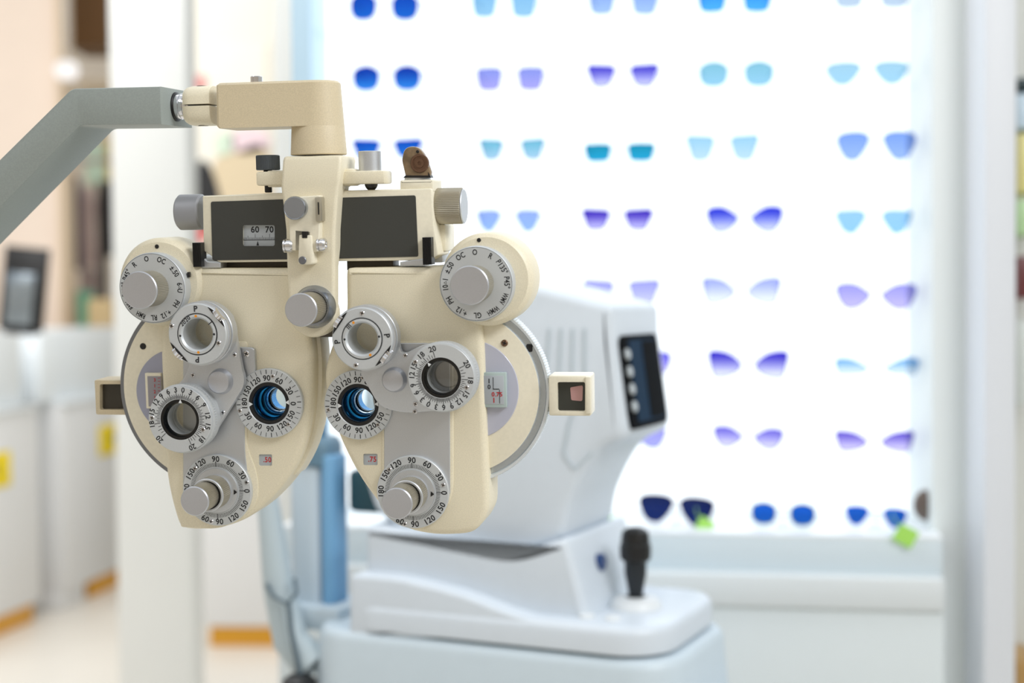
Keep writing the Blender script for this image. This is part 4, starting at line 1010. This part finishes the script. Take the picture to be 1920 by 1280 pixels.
# chin rest and its columns on the patient side
crx = AP(600, 1000, -.02).x
cr = []
p = AP(598, 900, -.03); zc0 = AP(598, 868, -.03).z
b = B(); slab(b, p.x - .033, p.x + .012, .008, .055, zs1 - .03, zc0, .014, .006); o = obj('chin_rest_column', b, mat('column_grey_blue', srgb(196, 210, 220), .35), af, 50)
b = B(); slab(b, p.x + .0125, p.x + .031, .010, .050, zs1 - .02, zc0 + .012, .008, .003); obj('column_slide', b, BLUEP, o, 50)
b = B(); slab(b, p.x - .030, p.x + .024, .006, .058, zc0 - .001, zc0 + .034, .016, .012); obj('column_collar', b, mat('collar_grey_blue', srgb(100, 132, 152), .4), o, 50)
b = B(); box(b, p.x - .045, p.x + .05, -.01, .08, zs0 - .02, zs1 - .02, .006); obj('column_foot', b, WHITEQ, af)
# chin rest upper post up to head support (mostly behind the phoropter)
b = B(); vl(b, p.x, .03, [(.011, zc0 + .03), (.011, zc0 + .12)], 24); obj('head_rest_post', b, mat('teal_blue_post', srgb(30, 100, 140), .3), af)
# objective housing facing the chin rest
b = B(); a = AP(650, 930, -.03); q = AP(698, 930, -.03); box(b, a.x, q.x + .02, .03, .12, AP(650, 960, -.03).z, AP(650, 880, -.03).z, .008); obj('objective_housing', b, TEAL, af)
# slanted cable arm with wrapped cable
b = B(); pts = [AP(497, 900, .03), AP(505, 960, .03), AP(522, 1100, .03), AP(545, 1200, .03), AP(590, 1250, .03)]
tube(b, pts, .02, 16, rads=[.011, .014, .019, .022, .024]); sa = obj('side_bracket', b, mat('grey_plastic_bracket', srgb(186, 200, 206), .4), af)
CAB = mat('grey_cable', srgb(92, 108, 118), .5)
b = B(); pts = [AP(500, 1095, .052), AP(512, 1118, .056), AP(540, 1132, .056), AP(556, 1110, .05), AP(552, 1085, .04)]
tube(b, pts, .0026, 10); pts = [AP(541, 1130, .056), AP(546, 1180, .056), AP(556, 1230, .056), AP(566, 1290, .06), AP(562, 1310, .06)]
tube(b, pts, .0034, 10); obj('cable', b, CAB, af)
b = B(); q = AP(552, 1278, .07); vl(b, q.x, -.06, [(.018, q.z - .012), (.02, q.z - .006), (.02, q.z), (.012, q.z + .006), (.0001, q.z + .007)], 24); obj('cable_plug', b, BLACK, af)
# table underneath
tz = AF.o.z + zb0
tab = empty('instrument_table', 'white wheeled table under the eye examination machine, below the picture edge', 'table', Matrix.Translation(Vector((AF.o.x, AF.o.y, 0))) @ Matrix.Rotation(R(-25), 4, 'Z'))
b = B(); box(b, -.26, .30, -.05, .17, tz - .030, tz - .0015, .006); obj('tabletop', b, WHITEP, tab)
b = B(); box(b, -.04, .06, .02, .12, .06, tz - .030, .006); obj('table_column', b, ARMG, tab)
b = B(); box(b, -.22, .26, -.05, .17, .0, .06, .01); obj('table_foot', b, ARMG, tab)

# ================================================================== FAR LEFT OF THE SHOP
def hz(px, py):
    d = ray(px, py); t = -CAMLOC.z / d.z; return CAMLOC + d * t     # point on the floor seen at a pixel
CABW = mat('counter_white', srgb(232, 233, 234), .4)
def cabinet(label, A, Bp, depth, h, plinth=.075, lead=0.0, group='white shop counters on the left'):
    """front line A->B on the floor, going back to its left"""
    v = (Bp - A); L = v.length; a = math.atan2(v.y, v.x)
    t = empty('shop_counter', label, 'counter', Matrix.Translation(Vector((A.x, A.y, 0))) @ Matrix.Rotation(a, 4, 'Z'), group)
    b = B(); box(b, -lead, L, 0.0, depth, plinth, h - .02, .004)
    if lead: box(b, -lead, -.0, 0.012, depth, 0, plinth + .01, .002)
    obj('counter_body', b, CABW, t)
    b = B(); box(b, 0.04, L - .04, .012, depth - .02, 0, plinth, .002); obj('plinth', b, GOLD, t, label='gold coloured plinth')
    b = B(); box(b, -lead, L, -.01, depth + .01, h - .02, h, .003); obj('counter_top', b, mat('counter_glass_top', srgb(236, 242, 246), .12), t)
    return t
A1 = hz(-160, 1260); B1 = hz(78, 1160); A2 = hz(165, 1124); B2 = hz(300, 1062)
c1 = cabinet('nearer white shop counter at the left edge with a gold plinth', A1, B1, 1.1, .86)
c2 = cabinet('farther white shop counter by the column, yellow card on its side', A2, B2, 1.1, .86, lead=(A2 - B1).length - .16)
A3 = hz(372, 1212); B3 = hz(640, 1214)
c3_ = cabinet('white counter with gold plinth between the white column and the machine', A3, B3, .5, .80)
for t, px, py, lab in ((c1, -14, 884, 'yellow price card on the nearer left counter, cut by the picture edge'), (c2, 212, 822, 'yellow price card on the farther left counter')):
    Mi = t.matrix_world.inverted(); o_ = Mi @ CAMLOC; d = (Mi.to_3x3() @ ray(px, py)); k = (-.006 - o_.y) / d.y; p = o_ + d * k
    b = B(); box(b, p.x - .13, p.x + .13, -.004, -.0005, p.z - .066, p.z + .066, .001); 
    o = obj('price_card', b, YEL); o.matrix_world = t.matrix_world; tag(o, lab, 'card', 'yellow price cards')
    b = B(); box(b, p.x - .03, p.x - .015, -.0052, -.004, p.z - .02, p.z + .03); box(b, p.x - .03, p.x + .03, -.0052, -.004, p.z + .0, p.z + .012); box(b, p.x + .02, p.x + .032, -.0052, -.004, p.z - .02, p.z + .03)
    k_ = obj('card_print', b, mat('olive_print', srgb(140, 130, 40), .6)); k_.parent = o
# glass showcase on the counters
SHOWG = mat('showcase_lit_white', srgb(238, 244, 248), .08)  # opaque near-white; glow of the lit interior is put into the colour
t = c2; b = B(); box(b, -.30, 1.05, .04, .9, .861, 1.15, .004); o = obj('glass_showcase', b, SHOWG); o.matrix_world = c2.matrix_world; tag(o, 'low pale turquoise glass showcase on the farther counter', 'showcase')
b = B(); box(b, .2, (B1 - A1).length - .05, .04, .95, .861, 1.15, .004); o = obj('glass_showcase', b, SHOWG); o.matrix_world = c1.matrix_world; tag(o, 'low pale glass showcase on the nearer counter', 'showcase')
# black framed mirror standing on the nearer counter
p = W(36, 525, 4.9)
m_ = empty('table_mirror', 'black framed tilted mirror standing on the left counter', 'mirror', Matrix.Translation(Vector((p.x, p.y, 1.152))) @ Matrix.Rotation(R(8), 4, 'Z') @ Matrix.Rotation(R(6), 4, 'Y'))
b = B(); box(b, -.075, .075, -.01, .01, .01, .30, .004); obj('mirror_frame', b, BLACK, m_)
b = B(); box(b, -.055, .035, -.013, -.009, .03, .21, .001); obj('mirror_pane', b, mat('mirror_pane', srgb(150, 160, 168), .1, .6), m_)
b = B(); box(b, -.05, .05, -.04, .04, 0, .012, .002); obj('mirror_foot', b, BLACK, m_)
# clothes and goods on the far rail
def at(px, py, y): return W(px, py, y)
def blob(name, px0, py0, px1, py1, y, m, label, cat, th=.12, group=None, bev=.02):
    a = at(px0, py0, y); c = at(px1, py1, y)
    b = B(); x0, x1 = sorted((a.x, c.x)); z0_, z1_ = sorted((a.z, c.z)); mz = (z0_ + z1_) / 2; mx = (x0 + x1) / 2
    n = 14; rings = []
    for i in range(n + 1):
        f = i / n; z = z1_ + (z0_ - z1_) * f; hw = (x1 - x0) / 2 * (.55 + .45 * min(1, f * 5)) * (1 + .08 * math.sin(f * 9))
        rings.append([Vector((mx + hw * math.cos(2 * PI * k / 20) * (1 + .10 * math.cos(7 * 2 * PI * k / 20)), y + th * .5 * math.sin(2 * PI * k / 20), z)) for k in range(20)])
    loft(b, rings); o = obj(name, b, m); tag(o, label, cat, group); return o
g = 'clothes hanging on the far rail'
yr = 8.0
blob('hanging_coat', 132, 330, 152, 505, yr, mat('navy_cloth', srgb(38, 42, 72), .8), 'navy coat hanging at the left end of the far rail', 'coat', .12, g)
blob('hanging_coat', 152, 350, 180, 500, yr + .16, mat('rose_cloth', srgb(196, 172, 165), .8), 'dusty rose coat on the far rail right of the navy coat', 'coat', .12, g)
blob('hanging_coat', 182, 340, 200, 560, yr, mat('charcoal_cloth', srgb(72, 66, 62), .8), 'charcoal coat on the far rail', 'coat', .12, g)
blob('hanging_coat', 200, 340, 215, 480, yr + .0, mat('black_cloth', srgb(32, 30, 34), .8), 'black coat on the far rail next to the white column', 'coat', .12, g)
blob('hanging_coat', 152, 503, 180, 560, yr + .16, mat('taupe_cloth', srgb(170, 150, 145), .8), 'short taupe garment under the dusty rose coat', 'garment', .2, g)
rail = empty('clothes_rail', 'low metal clothes rail far behind the counter', 'rail', Matrix.Translation(Vector((at(170, 600, yr).x, yr, 0))))
zr = at(170, 318, yr).z + .05; b = B(); tube(b, [Vector((-.22, 0, zr)), Vector((.24, 0, zr))], .015, 10); obj('rail_bar', b, CHROME, rail)
for s in (-.22, .24): b = B(); tube(b, [Vector((s, 0, 0)), Vector((s, 0, zr))], .015, 10); obj('rail_post', b, CHROME, rail)
def block(name, px0, py0, px1, py1, y, th, m, label, cat, bev=.004, floor=False, group=None):
    a = at(px0, py0, y); c = at(px1, py1, y); b = B()
    box(b, min(a.x, c.x), max(a.x, c.x), y, y + th, 0 if floor else min(a.z, c.z), max(a.z, c.z), bev)
    return tag(obj(name, b, m), label, cat, group)
block('storage_box', 130, 545, 158, 598, 7.62, .2, mat('green_box', srgb(98, 170, 140), .6), 'green storage box below the navy coat', 'box', floor=True)
block('storage_box', 164, 560, 212, 590, 7.25, .2, mat('tan_box', srgb(190, 165, 120), .6), 'tan storage box below the charcoal coat', 'box', floor=True)
# bright shelf sign area and brown bulkhead
b = B(); a = at(122, -20, 8.2); c = at(203, 85, 8.2); box(b, a.x, c.x, 8.2, 8.6, c.z, 3.4); struct(obj('trim_5', b, mat('brown_bulkhead', srgb(96, 62, 14), .6, 0, .15, 2)))
b = B(); a = at(-60, 0, 7.4); c = at(104, 100, 7.4); box(b, a.x, c.x, 7.4, 7.5, 0, 3.4); struct(obj('wall_partition', b, mat('rosy_beige_wall', srgb(234, 216, 200), .7, 0, .05, 1.5)))
b = B(); a = at(104, 100, 7.35); c = at(114, 100, 7.35); box(b, a.x, c.x, 7.35, 7.55, 0, 3.4, .005); struct(obj('trim_6', b, mat('tan_trim', srgb(222, 200, 172), .7)))
p = at(125, 132, 7.2)
lamp = empty('pendant_lamp', 'small bright round lamp under the brown bulkhead', 'lamp', Matrix.Translation(p))
b = B(); vl(b, 0, 0, [(.0001, -.05), (.045, -.04), (.062, 0), (.045, .04), (.012, .05)], 28); obj('lamp_globe', b, emit('lamp_glow', (1, .96, .93, 1), 1.0), lamp)
b = B(); tube(b, [Vector((0, 0, .05)), Vector((0, 0, 3.4 - p.z))], .006, 8); obj('lamp_cord', b, CHROME, lamp)
b = B(); tube(b, [Vector((0, 0, 3.4 - p.z - .03)), Vector((0, 0, 3.4 - p.z))], .05, 20); obj('ceiling_rose', b, CABW, lamp)
block('shelf_board', 120, 145, 206, 152, 9.1, .4, mat('warm_shelf', srgb(240, 226, 205), .5), 'pale shelf board beneath the brown bulkhead', 'shelf')
block('hanging_banner', 160, 270, 198, 345, 9.48, .02, mat('pale_green_cloth', srgb(205, 228, 205), .7), 'pale green banner on the back wall above the clothes rail', 'banner')
block('hanging_banner', 198, 255, 214, 345, 9.48, .02, mat('ochre_cloth', srgb(220, 190, 110), .7), 'ochre banner on the back wall next to the column', 'banner')
# behind the hanger arm: partition glass edge, poster with a dark figure-like patch
x0 = at(366, 0, 5.9).x; x1 = at(640, 0, 5.9).x
setbox('wall_middle', (x0 - .3, x1, 5.9, 6.0, 0, 3.4), mat('warm_white_wall', srgb(232, 228, 216), .7, 0, .02, 2))
pp = empty('wall_poster', 'large pale poster with a black shape and tan patch behind the hanger arm', 'poster', Matrix.Identity(4))
def pshape(name, pts, y, m): 
    b = B(); P = [at(x, yy, y) for x, yy in pts]; f = [b.verts.new((v.x, y, v.z)) for v in P]; k = [b.verts.new((v.x, y + .004, v.z)) for v in P]; n = len(P)
    b.faces.new(f); b.faces.new(k[::-1])
    for i in range(n): b.faces.new((f[i], k[i], k[(i + 1) % n], f[(i + 1) % n]))
    return obj(name, b, m, pp)
pshape('poster_sheet', [(362, 80), (500, 80), (500, 560), (362, 560)], 5.893, mat('poster_cream', srgb(234, 230, 218), .6))
pshape('black_shape', smooth([(370, 308), (385, 302), (400, 325), (412, 365), (420, 420), (372, 430), (366, 370)]), 5.887, mat('poster_black', srgb(22, 22, 24), .6))
pshape('tan_patch', smooth([(400, 305), (440, 285), (500, 280), (505, 420), (425, 430), (412, 365)]), 5.888, mat('poster_tan', srgb(214, 196, 164), .6))
pshape('pink_patch', smooth([(440, 245), (495, 245), (500, 280), (440, 285)]), 5.888, mat('poster_pink', srgb(232, 208, 214), .6))
pshape('green_patch', smooth([(405, 255), (435, 250), (436, 285), (408, 290)]), 5.888, mat('poster_green', srgb(206, 222, 202), .6))
pshape('red_patch', smooth([(366, 145), (384, 142), (386, 165), (368, 168)]), 5.888, mat('poster_red', srgb(214, 140, 135), .6))
pshape('red_label', smooth([(368, 425), (384, 425), (384, 452), (368, 452)]), 5.886, mat('poster_bright_red', srgb(214, 50, 50), .6))
pshape('orange_label', smooth([(400, 482), (436, 482), (436, 500), (400, 500)]), 5.886, mat('poster_orange', srgb(220, 90, 50), .6))
# slim goods seen past the right column
g = 'small bright goods at the right edge'
for x0_, y0_, x1_, y1_, cc, nm in ((1911, 145, 1930, 165, (30, 60, 66), 'dark teal box at the right picture edge, topmost'), (1908, 175, 1930, 240, (205, 225, 240), 'pale blue box at the right edge, under the teal box'), (1912, 250, 1930, 360, (235, 225, 150), 'pale yellow box at the right picture edge'), (1909, 375, 1930, 440, (190, 225, 170), 'light green box at the right picture edge'), (1910, 480, 1930, 560, (110, 50, 52), 'dark red box at the right picture edge'), (1908, 600, 1930, 760, (220, 226, 222), 'grey white box at the right edge, below the red box'), (1906, 1240, 1930, 1300, (190, 150, 90), 'small amber box at the bottom right corner')):
    block('goods_box', x0_, y0_, x1_ + 40, y1_, 2.3, .12, mat('goods_' + str(x0_ + y0_), srgb(*cc), .4), nm, 'box', .002, False, g)
a = at(1905, 0, 2.42); b = B(); box(b, a.x, a.x + .5, 2.43, 2.46, 0, 3.2); sb = obj('goods_rack', b, mat('rack_white', srgb(228, 230, 225), .5)); tag(sb, 'white goods rack at the right picture edge', 'rack')
